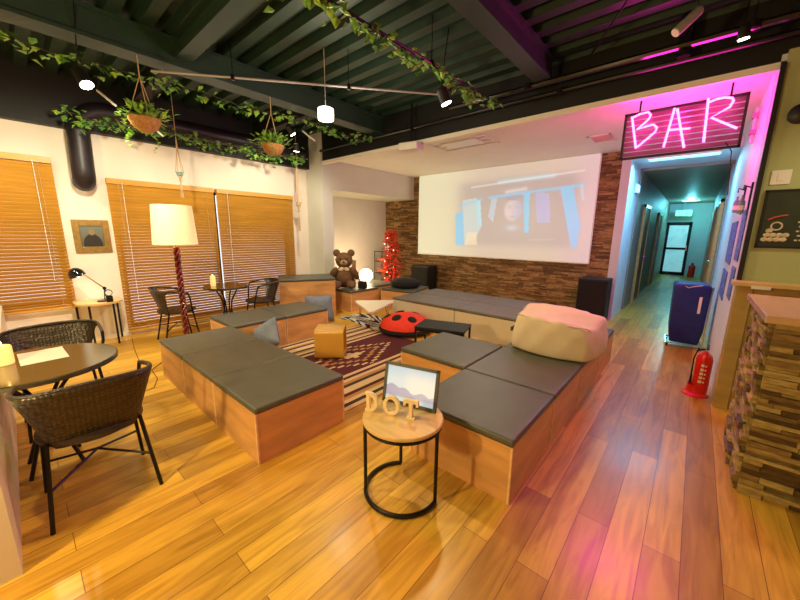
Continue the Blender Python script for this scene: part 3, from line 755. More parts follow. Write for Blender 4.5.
A = [g.bm.verts.new((x, y, .335)) for x, y in P_]; B = [g.bm.verts.new((x, y, .36)) for x, y in P_]; g.bm.faces.new(A); g.bm.faces.new(B[::-1])
for k in range(len(P_)): g.bm.faces.new((A[k], B[k], B[(k + 1) % len(P_)], A[(k + 1) % len(P_)]))
g.build('table_top', 'cream', t)
for x, y in tri:
    x *= .62; y *= .62
    G().tube([(x, y, .335), (x * 1.12, y * 1.12, 0)], .008, 6).tube([(x * .8, y * .8, .335), (x * 1.12, y * 1.12, 0)], .006, 6).build('leg', 'chrome', t, smooth=True)
# ladybird cushion
t = thing('ladybird_cushion', 'round red plush ladybird cushion with black spots on the floor', 'cushion', (-3.22, 3.83, .013), math.radians(-60))
g = G(); g.lathe([(.01, .0), (.30, .01), (.37, .07), (.355, .14), (.30, .21), (.20, .26), (.09, .285), (.004, .292)], n=36, sc=(1, 1.05)); g.build('body', 'redfab', t, smooth=True)
def onb(px_, py_, k=1.0):
    r_ = math.hypot(px_, py_ / 1.05); prof = [(.004, .292), (.09, .285), (.20, .26), (.30, .21), (.355, .14)]
    for (r0, z0), (r1, z1) in zip(prof, prof[1:]):
        if r0 <= r_ <= r1: return z0 + (z1 - z0) * (r_ - r0) / (r1 - r0), math.atan2(z0 - z1, r1 - r0)
    return .292, 0
for sx, sy, s in ((.19, -.10, .075), (-.17, -.12, .075), (.20, .14, .07), (-.20, .14, .07), (.02, -.28, .065)):
    z, al = onb(sx, sy); a = math.atan2(sy, sx)
    G().ball((sx, sy, z), (s, s, .014), rot=(0, al, a), seg=14, rings=8).build('spot', 'blackfab', t, smooth=True)
G().ball((0, .36, .10), (.13, .09, .09), seg=18, rings=10).build('head', 'blackfab', t, smooth=True)
G().lathe([(.375, .02), (.392, .05), (.375, .09)], n=36, cap=False, sc=(1, 1.05)).build('hem', 'blackfab', t, smooth=True)
# low dark bench
t = thing('low_table', 'dark low rectangular table between the ladybird and the cube seats', 'table', (-2.24, 3.40, .0125), math.radians(18))
G().b2((-.31, -.20, .345), (.31, .20, .37)).build('table_top', 'black', t, bevel=.004)
for a in (-1, 1):
    for b_ in (-1, 1): G().b2((a * .295 - .012, b_ * .185 - .012, 0), (a * .295 + .012, b_ * .185 + .012, .345)).build('leg', 'blackmetal', t)
G().b2((-.29, -.19, .31), (.29, -.175, .345)).b2((-.29, .175, .31), (.29, .19, .345)).build('apron', 'blackmetal', t)
def cushion(x, y, z, rot, label, s=.42, tw=0):
    t = thing('cushion', label, 'cushion', (x, y, z), group='slate blue square cushions'); t.rotation_euler = (Euler(rot).to_matrix() @ Matrix.Rotation(math.radians(tw), 3, 'Z')).to_euler()
    g = G(); bm = g.bm; n = 12; top = {}; bot = {}
    for j in range(n + 1):
        for i in range(n + 1):
            u, v = i / n * 2 - 1, j / n * 2 - 1; e = (1 - u ** 4) * (1 - v ** 4); k = 1 - .07 * (u * u * (1 - v * v) * 0 + (1 - e) * (1 - abs(u * v)))
            top[i, j] = bm.verts.new((u * s / 2 * k, v * s / 2 * k, .075 * e ** .6 + .002)); bot[i, j] = bm.verts.new((u * s / 2 * k, v * s / 2 * k, -.075 * e ** .6 - .002))
    for j in range(n):
        for i in range(n):
            bm.faces.new([top[a] for a in ((i, j), (i + 1, j), (i + 1, j + 1), (i, j + 1))]); bm.faces.new([bot[a] for a in ((i, j), (i, j + 1), (i + 1, j + 1), (i + 1, j))])
    e = [(i, 0) for i in range(n)] + [(n, j) for j in range(n)] + [(i, n) for i in range(n, 0, -1)] + [(0, j) for j in range(n, 0, -1)]
    for k in range(len(e)): a, b_ = e[k], e[(k + 1) % len(e)]; bm.faces.new((top[a], top[b_], bot[b_], bot[a]))
    g.build('cover', 'bluefab', t, smooth=True, angle=180)
    return t
cushion(-3.74, 1.86, .262, (math.radians(64), 0, math.radians(8)), 'slate blue cushion leaning against the left row on the rug', .38, 38)
cushion(-4.62, 3.26, .24, (math.radians(72), 0, math.radians(70)), 'dark blue cushion leaning by the stacked cube seats', .46)

# ------------------------------------------------------------------ corner: bear, bag, globe lamp, rack, red foliage, round cushion
t = thing('teddy_bear', 'brown teddy bear sitting on a corner cube seat', 'teddy bear', (-5.27, 4.34, .418), math.radians(48)); t.scale = (1.5, 1.5, 1.5)
g = G().ball((0, 0, .14), (.13, .12, .15)).ball((0, -.01, .36), (.115, .105, .105))
for s in (-1, 1): g.ball((s * .14, -.06, .19), (.045, .045, .11), rot=(.5, s * -.5, 0)).ball((s * .09, -.17, .055), (.055, .12, .052), rot=(0, 0, s * .2))
g.build('body', 'bear', t, smooth=True)
for s in (-1, 1):
    e = G().ball((s * .095, 0, .455), (.048, .025, .048)).build('ear', 'bear', t, smooth=True)
    G().ball((s * .04, -.105, .385), .011, seg=8, rings=6).build('eye', 'blackgloss', t, smooth=True)
G().ball((0, -.10, .335), (.05, .045, .04)).build('muzzle', 'bearl', t, smooth=True)
G().ball((0, -.145, .345), (.014, .01, .010), seg=8, rings=6).build('nose', 'blackgloss', t, smooth=True)
G().ball((.035, -.09, .25), (.04, .015, .025), rot=(0, .4, 0)).ball((-.035, -.09, .25), (.04, .015, .025), rot=(0, -.4, 0)).build('ribbon', 'canvas', t, smooth=True)
t = thing('shoulder_bag', 'small black bag beside the teddy bear', 'bag', (-4.93, 4.52, .402), .3)
G().b2((-.08, -.06, 0), (.08, .06, .15)).build('body', 'blackfab', t, bevel=.02, smooth=True)
G().tube([(-.07, 0, .14), (-.05, 0, .21), (.05, 0, .21), (.07, 0, .14)], .006, 6).build('strap', 'blackfab', t, smooth=True)
t = thing('wooden_board', 'tan wooden board leaning on the alcove wall behind the bear', 'board', (-5.40, 4.70, .402), .0); t.scale = (1, .6, .6)
G().box((0, 0, .44), (.12, .03, .88), rot=(-.05, 0, 0)).build('panel', 'bearl', t)
t = thing('globe_lamp', 'glowing white globe lamp by the pale alcove wall', 'lamp', (-5.47, 5.12, .402))
G().lathe([(.07, 0), (.07, .012), (.05, .018)], n=20).build('base', 'whitepl', t, smooth=True)
G().ball((0, 0, .165), .15, seg=28, rings=18).build('globe', 'ball', t, smooth=True)
bpy.data.objects['ball_lamp_light'].location = (-5.75, 5.3, .72)
t = thing('wire_shelf', 'black metal wire shelf in the corner by the stone wall', 'shelf', (-6.24, 6.55, 0))
for a in (-1, 1):
    for b_ in (-1, 1): G().tube([(a * .26, b_ * .14, 0), (a * .26, b_ * .14, 1.02)], .010, 6).build('post', 'blackmetal', t)
for z in (.12, .44, .74, 1.0): G().b2((-.26, -.14, z), (.26, .14, z + .012)).build('shelf_board', 'blackmetal', t)
for z, x, lb in ((.452, -.1, 'folded coral cloth on the middle board of the wire shelf'), (.752, -.05, 'folded coral cloth on the third board of the wire shelf')):
    o = G().b2((-.13, -.1, 0), (.13, .1, .09)).build('folded_cloth', 'coral', bevel=.02, smooth=True); o.location = (-6.24 + x, 6.55, z + .001); tag(o, lb, 'cloth', 'folded cloths on the wire shelf')
t = thing('star_ornament', 'white star ornament standing on top of the wire shelf', 'ornament', (-6.16, 6.55, 1.013))
pts = [((.11 if i % 2 == 0 else .05) * math.sin(PI * i / 5), .10 + (.11 if i % 2 == 0 else .05) * math.cos(PI * i / 5)) for i in range(10)]
G().prism(pts, .03, Matrix.Translation((0, -.015, .012))).build('star', 'paper', t); G().b2((-.03, -.02, 0), (.03, .02, .035)).build('foot', 'paper', t)
t = thing('red_foliage', 'tall column of red leaves with fairy lights before the stone wall', 'decoration', (-5.72, 6.22, 0))
G().lathe([(.10, 0), (.12, .2), (.11, .21)], n=16).build('pot', 'black', t); G().tube([(0, 0, .2), (.02, 0, .8), (0, 0, 1.5)], .012, 6).build('stem', 'stem', t)
g = G(); g2 = G(); rng = random.Random(3)
for i in range(800):
    z = rng.uniform(.12, 1.58); rad = .27 * (1 - abs(z - .75) / 1.7); a = rng.uniform(0, 2 * PI); q = rad * rng.uniform(.3, 1)
    p = (q * math.cos(a), q * math.sin(a) * .8, z); d = (math.cos(a), math.sin(a), rng.uniform(-.8, .5))
    (g if rng.random() < .7 else g2).leaf(p, d, (0, 0, 1), rng.uniform(.07, .12), rng.uniform(.05, .085))
g.build('red_leaves', 'redleaf', t); g2.build('orange_leaves', 'orangeleaf', t)
for i in range(9):
    z = .25 + i * .14; a = i * 2.1; G().ball((.17 * math.cos(a), -.10 - .05 * math.sin(a), z), .014, seg=8, rings=6).build('fairy_bulb', 'fairy', t, smooth=True)
o = G().lathe([(.02, 0), (.27, .005), (.31, .06), (.30, .12), (.22, .17), (.02, .18)], n=32).build('floor_cushion', 'blackfab', smooth=True); o.location = (-4.46, 5.28, .402); tag(o, 'round dark cushion on the corner cube seat near red leaves', 'cushion')

# ------------------------------------------------------------------ speakers
def speaker(x, y, z, w_, h, d, rz, label):
    t = thing('loudspeaker', label, 'speaker', (x, y, z), rz, group='black loudspeakers by the stone wall')
    G().b2((-w_ / 2, -d / 2, 0), (w_ / 2, d / 2, h)).build('cabinet', 'black', t, bevel=.012)
    G().b2((-w_ / 2 + .02, -d / 2 - .010, .03), (w_ / 2 - .02, -d / 2, h - .03)).build('grille', 'blackfab', t, bevel=.004)
speaker(-4.98, 6.62, 0, .50, .73, .4, 0, 'black loudspeaker left of the projection screen')
speaker(-1.24, 6.60, 0, .45, .77, .4, 0, 'black loudspeaker at the right end of the stone wall')

# ------------------------------------------------------------------ projection screen
t = thing('projection_screen', 'large white projection screen showing a blurred film scene', 'screen', (-3.39, 6.86, 1.0))
def inpoly(u, v, P):
    c = False; j = len(P) - 1
    for i in range(len(P)):
        if (P[i][1] > v) != (P[j][1] > v) and u < (P[j][0] - P[i][0]) * (v - P[i][1]) / (P[j][1] - P[i][1]) + P[i][0]: c = not c
        j = i
    return c
def seg(u, v, a, b_, w_):
    dx, dy = b_[0] - a[0], b_[1] - a[1]; tt = max(0, min(1, ((u - a[0]) * dx + (v - a[1]) * dy) / (dx * dx + dy * dy))); d = math.hypot((u - a[0] - tt * dx) * 2.08, v - a[1] - tt * dy); return math.exp(-(d / w_) ** 2)
CY = (.16, .66, .95)
def film(u, v):
    c = lerp((.80, .76, .50), (.66, .56, .43), smoothstep(.12, .5, u)); c = lerp(c, (.72, .52, .55), smoothstep(.80, 1.0, u) * .8)
    inside = smoothstep(.24, .36, u) * smoothstep(.97, .88, u) * smoothstep(.08, .2, v) * smoothstep(.92, .8, v)
    c = lerp(c, (.40, .36, .35), inside * .75)
    if inpoly(u, v, [(.32, .66), (.408, .68), (.449, .37), (.41, .2), (.335, .14)]): c = lerp(c, (.60, .78, .76), .8)
    if inpoly(u, v, [(.275, .50), (.324, .55), (.343, .13), (.284, .13)]): c = CY
    if inpoly(u, v, [(.397, .66), (.432, .65), (.448, .36), (.425, .36)]): c = (.42, .82, .9)
    if inpoly(u, v, [(.356, .281), (.42, .282), (.424, .137), (.343, .132)]): c = lerp(c, (.95, .80, .52), .8)
    if inpoly(u, v, [(.499, .67), (.53, .66), (.514, .40), (.483, .46)]): c = lerp(c, (.50, .75, .92), .6)
    if inpoly(u, v, [(.731, .692), (.797, .682), (.816, .387), (.75, .389)]): c = lerp(c, (.42, .50, .92), .65)
    if inpoly(u, v, [(.672, .69), (.703, .70), (.712, .281), (.690, .286)]): c = CY
    if inpoly(u, v, [(.845, .722), (.900, .738), (.950, .361), (.943, .141), (.920, .144)]): c = lerp(CY, (.25, .62, .98), smoothstep(.7, .3, v))
    # face with a peaked cap
    d = math.hypot((u - .622) / .052, (v - .525) / .125)
    c = lerp(c, lerp((.74, .62, .62), (.42, .50, .66), smoothstep(.60, .665, u)), smoothstep(1.1, .7, d))
    for q in ((.600, .56), (.644, .56)): c = lerp(c, (.46, .40, .52), .5 * math.exp(-(((u - q[0]) / .013) ** 2 + ((v - q[1]) / .022) ** 2)))
    c = lerp(c, (.45, .34, .48), .6 * math.exp(-(((u - .622) / .020) ** 2 + ((v - .455) / .014) ** 2)))
    c = lerp(c, (.55, .50, .62), .5 * math.exp(-(((u - .624) / .008) ** 2 + ((v - .51) / .035) ** 2)))
    c = lerp(c, (.36, .36, .44), smoothstep(.9, .5, math.hypot((u - .622) / .07, (v - .66) / .045)))
    c = lerp(c, (.55, .72, .85), .7 * math.exp(-(((u - .623) / .03) ** 2 + ((v - .335) / .03) ** 2)))
    for a, b_, w_, k, cc in (((.484, .672), (.946, .734), .014, .95, CY), ((.536, .83), (.812, .847), .020, .8, (.45, .85, .95)), ((.372, .80), (.941, .865), .008, .7, (.95, .93, .9)), ((.30, .60), (.44, .66), .016, .7, CY), ((.58, .72), (.68, .74), .02, .6, (.8, .9, .95)), ((.936, .731), (.949, .6), .012, .6, (.6, .85, .95)), ((.72, .21), (.84, .22), .008, .4, (.8, .7, .55))):
        c = lerp(c, cc, k * seg(u, v, a, b_, w_))
    return c
grid('screen_cloth', 'screen', lambda u, v: (-1.955 + 3.91 * u, -.03, 1.87 * v), 240, 116, film, t, thick=-.006)
G().b2((-1.97, -.035, -.018), (1.97, -.012, .0)).build('bottom_bar', 'paper', t)
for a in (-1, 1): G().b2((a * 1.97, -.022, 0), (a * 1.956, -.012, 1.87)).build('side_tape', 'paper', t)

# ------------------------------------------------------------------ soffit fittings
def vent(x, y, sx, sy, label, n):
    t = thing('ceiling_vent', label, 'vent', (x, y, 2.88), group=None)
    g = G()
    for s in (-1, 1): g.b2((s * sx / 2, -sy / 2, -.012), (s * (sx / 2 - .03), sy / 2, 0)).b2((-sx / 2, s * sy / 2, -.012), (sx / 2, s * (sy / 2 - .03), 0))
    g.build('frame', 'whitepl', t)
    g = G()
    for i in range(n): yy = -sy / 2 + .05 + i * (sy - .1) / max(1, n - 1); g.box((0, yy, -.006), (sx - .06, .022, .003), rot=(.5, 0, 0))
    g.build('louvres', 'cream', t)
    return t
t = vent(-2.95, 4.82, .95, .62, 'large air conditioner panel in the soffit near the projector', 4); G().b2((-.30, -.16, -.02), (.30, .16, -.001)).build('intake_panel', 'whitepl', t, bevel=.006)
vent(-1.24, 5.85, .30, .42, 'small square vent in the soffit above the screen', 7)
t = thing('projector', 'white projector hanging at the front edge of the soffit', 'projector', (-3.30, 4.0, 2.72), .2)
G().b2((-.15, -.11, -.05), (.15, .11, .05)).build('body', 'whitepl', t, bevel=.015, smooth=True)
G().cyl((.07, .12, 0), .035, .04, 20, rot=(PI / 2, 0, 0)).build('lens', 'blackgloss', t, smooth=True)
G().tube([(0, 0, .05), (0, 0, .57)], .014, 8).build('mount_pole', 'blackmetal', t, smooth=True)
# downlights and spots
def spot(x, y, z, label, tilt=(0, 0, 0), lit=True, r=.05, L=.12, body='whitepl', cable=True):
    t = thing('spotlight', label, 'ceiling light', (x, y, z)); g = G().lathe([(r, 0), (r, L), (r * .6, L + .02)], n=20, rot=tilt); g.build('housing', body, t, smooth=True)
    e = Euler(tilt).to_matrix(); q = e @ Vector((0, 0, -.002))
    G().lathe([(.001, -.004), (r * .92, -.004), (r * .92, .004)], tuple(q), n=20, rot=tilt).build('lens', 'lampw' if lit else 'whitepl', t)
    if cable: G().tube([tuple(e @ Vector((0, 0, L + .015))), (0, 0, 3.30 - z)], .005, 6).build('stem', 'blackmetal', t)
    return t
spot(-3.99, .60, 2.68, 'round lit spotlight above the left part of the room', (.25, -.45, 0), body='black')
spot(-1.92, 2.83, 2.68, 'round lit spotlight below the ivy covered pipe', (.3, -.3, 0), body='black')
spot(-5.16, 3.30, 2.80, 'small lit downlight by the window wall end', (.1, .2, 0), body='black', r=.045)
spot(-4.6, 2.9, 2.88, 'oval lit spotlight behind the second hanging basket', (.5, -.3, 0), body='black', r=.04)
spot(.05, 3.50, 2.83, 'round lit spotlight in the dark ceiling above the neon sign', (.2, -.1, 0), body='black', r=.032, L=.06)
t = spot(-.32, 3.35, 2.93, 'grey cylinder spotlight tilted above the neon sign', (-.4, .7, 0), lit=False, r=.032, L=.18, body='greypl')
spot(-4.55, .88, 2.72, 'slim white stick spotlight left of the first hanging basket', (.2, -.9, .3), lit=False, r=.012, L=.22)
spot(-4.70, 1.30, 2.55, 'slim white stick spotlight under the first hanging basket', (.2, -.9, .3), lit=False, r=.010, L=.14)
spot(-4.30, 3.05, 2.78, 'slim white stick spotlight near the window wall end', (.2, -.9, .3), lit=False, r=.012, L=.2)
t = thing('pendant_lamp', 'white glowing drum pendant hanging below the green beams', 'lamp', (-3.07, 2.33, 2.64))
G().lathe([(.075, 0), (.08, .008), (.08, .105), (.07, .112)], n=28).build('lamp_shade', 'lampw2', t, smooth=True); G().tube([(0, 0, .11), (0, 0, .66)], .003, 6).build('cord', 'whitepl', t)
# duct elbow
t = thing('duct_pipe', 'thick dark duct bending down the window wall between two blinds', 'duct', (-5.85, .69, 2.15))
pts = [(0, 3.2, .80), (0, .34, .80)] + [(0, .34 - .30 * math.sin(a), .50 + .30 * math.cos(a)) for a in [PI / 2 * i / 8 for i in range(1, 9)]] + [(0, .03, .10)] + [(-.12 + .12 * math.cos(a), .03, .07 - .13 * math.sin(a) + .0) for a in [PI / 2 * i / 6 for i in range(1, 7)]]
G().tube(pts, .112, 24).build('duct', 'duct', t, smooth=True)

# ------------------------------------------------------------------ ivy, hanging baskets, macrame
def ivy(pts, n, spread, label, seed, sz=(.05, .085), m='leaf', loose=0):
    rng = random.Random(seed); p0 = Vector(pts[0]); t = thing('ivy_garland', label, 'garland', pts[0], group=None)
    P_ = []
    for a, b_ in zip(pts, pts[1:]):
        a, b_ = Vector(a), Vector(b_); k = max(2, int((b_ - a).length / .12))
        for i in range(k): q = a.lerp(b_, i / k); P_.append(q + Vector((rng.uniform(-.02, .02), rng.uniform(-.02, .02), rng.uniform(-.03, .02) - .05 * math.sin(PI * i / k))))
    P_.append(Vector(pts[-1])); G().tube([q - p0 for q in P_], .004, 5).build('stem', 'stem', t)
    g = G(); g2 = G()
    for i in range(n):
        f = rng.random() * (len(P_) - 1.001); j = int(f); q = P_[j].lerp(P_[j + 1], f - j) - p0
        cl = .5 + .5 * math.sin(f * 1.9 + seed) ; s_ = spread * (.35 + .65 * cl)
        if rng.random() > .35 + .65 * cl: continue
        q = q + Vector((rng.gauss(0, s_ * .5), rng.gauss(0, s_ * .5), rng.gauss(-.02, s_ * .6)))
        a = rng.uniform(0, 2 * PI); d = (math.cos(a), math.sin(a), rng.uniform(-1.3, .2)); L = rng.uniform(*sz)
        (g if rng.random() < .65 else g2).leaf(q, d, (0, 0, 1), L, L * .95)
    g.build('leaves', m, t); g2.build('pale_leaves', 'leafl', t)
ivy([(-4.15, -.9, 3.02), (-4.2, .2, 2.98), (-4.12, 1.3, 2.96), (-4.1, 2.6, 2.96), (-4.1, 4.0, 2.96)], 420, .07, 'ivy garland along the left green steel beam', 1)
ivy([(-1.99, .4, 2.93), (-1.95, 1.5, 2.94), (-1.93, 2.6, 2.94), (-1.90, 3.72, 2.93)], 520, .06, 'bright ivy garland on the pipe beside the right steel beam', 2, (.045, .075))
ivy([(-5.55, .5, 2.80), (-5.55, 1.6, 2.84), (-5.55, 2.6, 2.80), (-5.55, 3.7, 2.82)], 520, .09, 'dark ivy garland along the top of the window wall', 5)
def basket(x, y, z, label, seed):
    rng = random.Random(seed); t = thing('hanging_basket', label, 'hanging plant', (x, y, z), group=None)
    G().lathe([(.03, 0), (.09, .03), (.125, .09), (.13, .12), (.115, .12), (.02, .10)], n=24).build('basket', 'basket', t, smooth=True)
    g = G()
    for k in range(3): a = 2 * PI * k / 3; g.tube([(.128 * math.cos(a), .128 * math.sin(a), .12), (0, 0, .48)], .004, 5)
    g.tube([(0, 0, .48), (0, 0, 3.05 - z)], .005, 5); g.build('rope', 'rope', t)
    g = G(); g2 = G()
    for i in range(260):
        a = rng.uniform(0, 2 * PI); r_ = abs(rng.gauss(0, .10)); q = (r_ * math.cos(a), r_ * math.sin(a), .12 + rng.uniform(-.02, .13) * (1 - r_ * 2)); d = (math.cos(a), math.sin(a), rng.uniform(-.4, 1))
        (g if i % 2 else g2).leaf(q, d, (0, 0, 1), rng.uniform(.05, .08), rng.uniform(.03, .05))
    for k in range(3):
        a = rng.uniform(0, 6); 
        for i in range(10): g.leaf((.14 * math.cos(a), .14 * math.sin(a), .08 - i * .025), (math.cos(a + i), math.sin(a + i), -.4), (0, 0, 1), .045, .03)
    g.build('leaves', 'leafl', t); g2.build('dark_leaves', 'leaf', t)
basket(-4.03, .985, 2.40, 'hanging basket of bright leaves nearest the left picture edge', 11)
basket(-4.0, 2.24, 2.40, 'hanging basket of bright leaves with trailing stem near the drum pendant', 12)
def macrame(x, y, z0, z1, label, pot):
    t = thing('macrame_hanger', label, 'plant hanger', (x, y, z0), group='macrame hangers on the window wall')
    H = z1 - z0; g = G().tube([(0, 0, H - .01), (0, 0, 3.31 - z0)], .005, 5)
    for k in range(4):
        a = PI / 4 + PI / 2 * k; c, s = math.cos(a), math.sin(a)
        g.tube([(0, 0, H), (.012 * c, .012 * s, H * .75), (.055 * c, .055 * s, H * .42), (.02 * c, .02 * s, H * .34), (.0, .0, H * .30)], .0045, 5)
    g.ball((0, 0, H * .29), .02, seg=8, rings=6)
    for k in range(9): a = k * 2 * PI / 9; g.tube([(0, 0, H * .28), (.018 * math.cos(a), .018 * math.sin(a), 0)], .004, 5)
    g.build('rope', 'rope', t)
    G().lathe([(.02, H * .36), (.04, H * .37), (.045, H * .42), (.035, H * .42)], n=16).build('pot', 'bottle' if pot else 'rope', t, smooth=True)
macrame(-5.60, 1.70, 1.96, 2.78, 'macrame hanger above the floor lamp shade', True)
macrame(-5.64, 3.60, 1.52, 2.76, 'macrame hanger with tassel at the far end of the blinds', False)

# ------------------------------------------------------------------ BAR neon sign
t = thing('neon_sign', 'pink neon BAR sign on a dark slatted panel above the hallway', 'sign', (-.28, 4.33, 2.27))
def S(x, z): return (x + .28, z - 2.27)
g = G(); x0, x1, z0, z1 = -.45, .45, .0, .44
for a, b_ in (((x0, z0), (x1, z0 + .02)), ((x0, z1 - .02), (x1, z1)), ((x0, z0), (x0 + .02, z1)), ((x1 - .02, z0), (x1, z1))): g.b2((a[0], -.015, a[1]), (b_[0], .015, b_[1]))
g.build('frame', 'sign', t)
g = G()
for i in range(8): g.b2((x0 + .02, .0, .028 + i * .05), (x1 - .02, .012, .066 + i * .05))
g.build('slats', 'signslat', t)
for x in (-.33, .33): G().tube([(x, .01, z1), (x, .01, .61)], .008, 6).build('bracket', 'blackmetal', t)
def neon(strokes, ox=0):
    g = G()
    for st in strokes: g.tube([(S(x, z)[0], -.045, S(x, z)[1]) for x, z in st], .0095, 8)
    return g.build('neon_letter', 'neon', t, smooth=True)
o = neon([[(-.663, 2.667), (-.594, 2.362)], [(-.668, 2.655), (-.60, 2.680), (-.532, 2.686), (-.509, 2.655), (-.52, 2.62), (-.606, 2.54), (-.54, 2.555), (-.477, 2.563), (-.445, 2.530), (-.455, 2.49), (-.585, 2.373)]]); o['label'] = 'glowing pink letter B'
o = neon([[(-.33, 2.677), (-.37, 2.341)], [(-.31, 2.669), (-.214, 2.314)], [(-.352, 2.491), (-.191, 2.478)]]); o['label'] = 'glowing pink letter A'
o = neon([[(-.098, 2.71), (-.08, 2.341)], [(-.093, 2.674), (-.04, 2.690), (.011, 2.691), (.060, 2.675), (.071, 2.652), (.055, 2.606), (-.058, 2.543), (.126, 2.421)]]); o['label'] = 'glowing pink letter R'
G().tube([(.35, -.02, .05), (.40, .02, -.02), (.42, .04, -.25), (.43, .05, -.4)], .004, 5).build('power_cord', 'black', t)

# ------------------------------------------------------------------ hallway fittings
t = thing('exit_sign', 'green lit exit sign hanging at the end of the hallway', 'sign', (-.52, 16.5, 2.22)); G().b2((-.24, -.04, 0), (.24, .04, .22)).build('housing', 'whitepl', t); G().b2((-.22, -.046, .02), (.22, -.041, .20)).build('lit_panel', 'exitg', t)
G().tube([(0, 0, .22), (0, 0, .53)], .01, 6).build('stem', 'whitepl', t)
G().ball((-.06, -.05, .15), (.012, .004, .014), seg=8, rings=6).box((-.06, -.05, .105), (.02, .004, .06), rot=(0, .3, 0)).box((-.04, -.05, .07), (.04, .004, .012), rot=(0, .7, 0)).box((-.08, -.05, .06), (.045, .004, .012), rot=(0, -.8, 0)).b2((.06, -.05, .04), (.13, -.047, .17)).build('running_figure', 'paper', t)
t = thing('hall_ceiling_light', 'flat glowing cyan light on the hallway ceiling near the opening', 'ceiling light', (-.35, 7.15, 2.75)); G().b2((-.45, -.12, -.03), (.45, .12, -.0)).build('housing', 'whitepl', t); G().b2((-.43, -.10, -.035), (.43, .10, -.030)).build('diffuser', 'hallpanel', t)
t = thing('hall_ceiling_light', 'flat cyan light on the hallway ceiling near its far end', 'ceiling light', (-.35, 15.4, 2.70)); G().b2((-.25, -.15, -.02), (.25, .15, -.0)).build('housing', 'whitepl', t); G().b2((-.23, -.13, -.025), (.23, .13, -.020)).build('diffuser', 'hallpanel', t)
t = thing('wall_lamp', 'small lit square wall fitting on the left hallway wall', 'light', (-1.0, 7.9, 2.28)); G().b2((0, -.12, 0), (.04, .12, .16)).build('housing', 'whitepl', t); G().b2((.04, -.10, .02), (.046, .10, .14)).build('diffuser', 'hallpanel', t)
t = thing('fire_extinguisher', 'tiny red fire extinguisher at the far end of the hallway', 'fire extinguisher', (-.02, 16.4, 0)); G().lathe([(.09, 0), (.10, .03), (.10, .40), (.03, .48)], n=16).build('cylinder', 'red', t, smooth=True); G().b2((-.03, -.06, .48), (.03, .06, .53)).build('handle', 'black', t)
# laundry bin
t = thing('collapsible_cart', 'navy blue fabric cart on castors beside the hallway wall', 'cart', (.03, 6.02, 0), math.radians(4)); t.scale = (1.14, 1, 1)
g = G(); W, D_ = .36, .40
A_ = [(-.15, -.19), (.15, -.19), (.15, .19), (-.15, .19)]; lv = [(.06, .88), (.25, 1.04), (.55, 1.08), (.84, 1.12), (.88, 1.0)]
R = [[g.bm.verts.new((x * k + .03 * (z - .4) * 0, y * k, z)) for x, y in A_] for z, k in lv]
for a, b_ in zip(R, R[1:]):
    for k in range(4): g.bm.faces.new((a[k], a[(k + 1) % 4], b_[(k + 1) % 4], b_[k]))
g.bm.faces.new(R[0][::-1]); g.bm.faces.new(R[-1]); g.build('fabric_bag', 'navy', t, bevel=.03, seg=3, smooth=True)
G().tube([(-.165, -.20, .05), (.165, -.20, .05), (.165, .20, .05), (-.165, .20, .05)], .010, 6, closed=True).build('base_frame', 'chrome', t, smooth=True)
G().tube([(.165, -.205, .05), (.172, -.225, .86)], .008, 6).build('frame_rod', 'chrome', t); G().tube([(-.165, -.20, .05), (-.165, .20, .05)], .008, 6).build('frame_rod', 'chrome', t)
G().b2((.07, -.218, .50), (.095, -.209, .72)).build('white_tag', 'paper', t)
for a in (-1, 1):
    for b_ in (-1, 1): G().cyl((a * .15, b_ * .18, .024), .023, .018, 14, rot=(0, PI / 2, 0)).build('castor', 'black', t)
G().tube([(-.10, -.19, .865), (-.04, -.215, .83), (.0, -.215, .85), (.08, -.20, .87)], .005, 5).build('draw_cord', 'paper', t)
# extinguisher near
t = thing('fire_extinguisher', 'red fire extinguisher on a red stand beside the wooden counter', 'fire extinguisher', (.205, 4.16, 0)); t.scale = (.74, .74, 1)
G().lathe([(.078, .03), (.083, .045), (.083, .36), (.07, .40), (.03, .425), (.022, .44)], n=28).build('cylinder', 'red', t, smooth=True)
G().lathe([(.14, 0), (.14, .008), (.10, .03), (.09, .10), (.086, .10), (.086, .028)], (-.035, 0, 0), n=28, cap=False).build('floor_stand', 'red', t, smooth=True)
G().cyl((0, 0, .455), .018, .03, 12).build('valve', 'chrome', t, smooth=True)
G().box((.01, -.02, .485), (.025, .12, .012), rot=(.2, 0, 0)).box((.01, -.02, .465), (.02, .10, .010), rot=(-.15, 0, 0)).build('handle', 'black', t)
G().tube([(-.02, 0, .455), (-.08, -.02, .44), (-.105, -.03, .36), (-.10, -.04, .18)], .009, 8).build('hose', 'black', t, smooth=True)
G().tube([(-.10, -.04, .20), (-.10, -.04, .12)], [.010, .016], 8).build('nozzle', 'black', t)
g = G()
for i, z in enumerate((.14, .18, .22, .26, .30)): g.b2((-.03 + .002 * i, -.0870, z), (.005, -.0835, z + .022)).b2((.015, -.0860, z + .004), (.030, -.0825, z + .016))
g.build('white_lettering', 'paper', t)
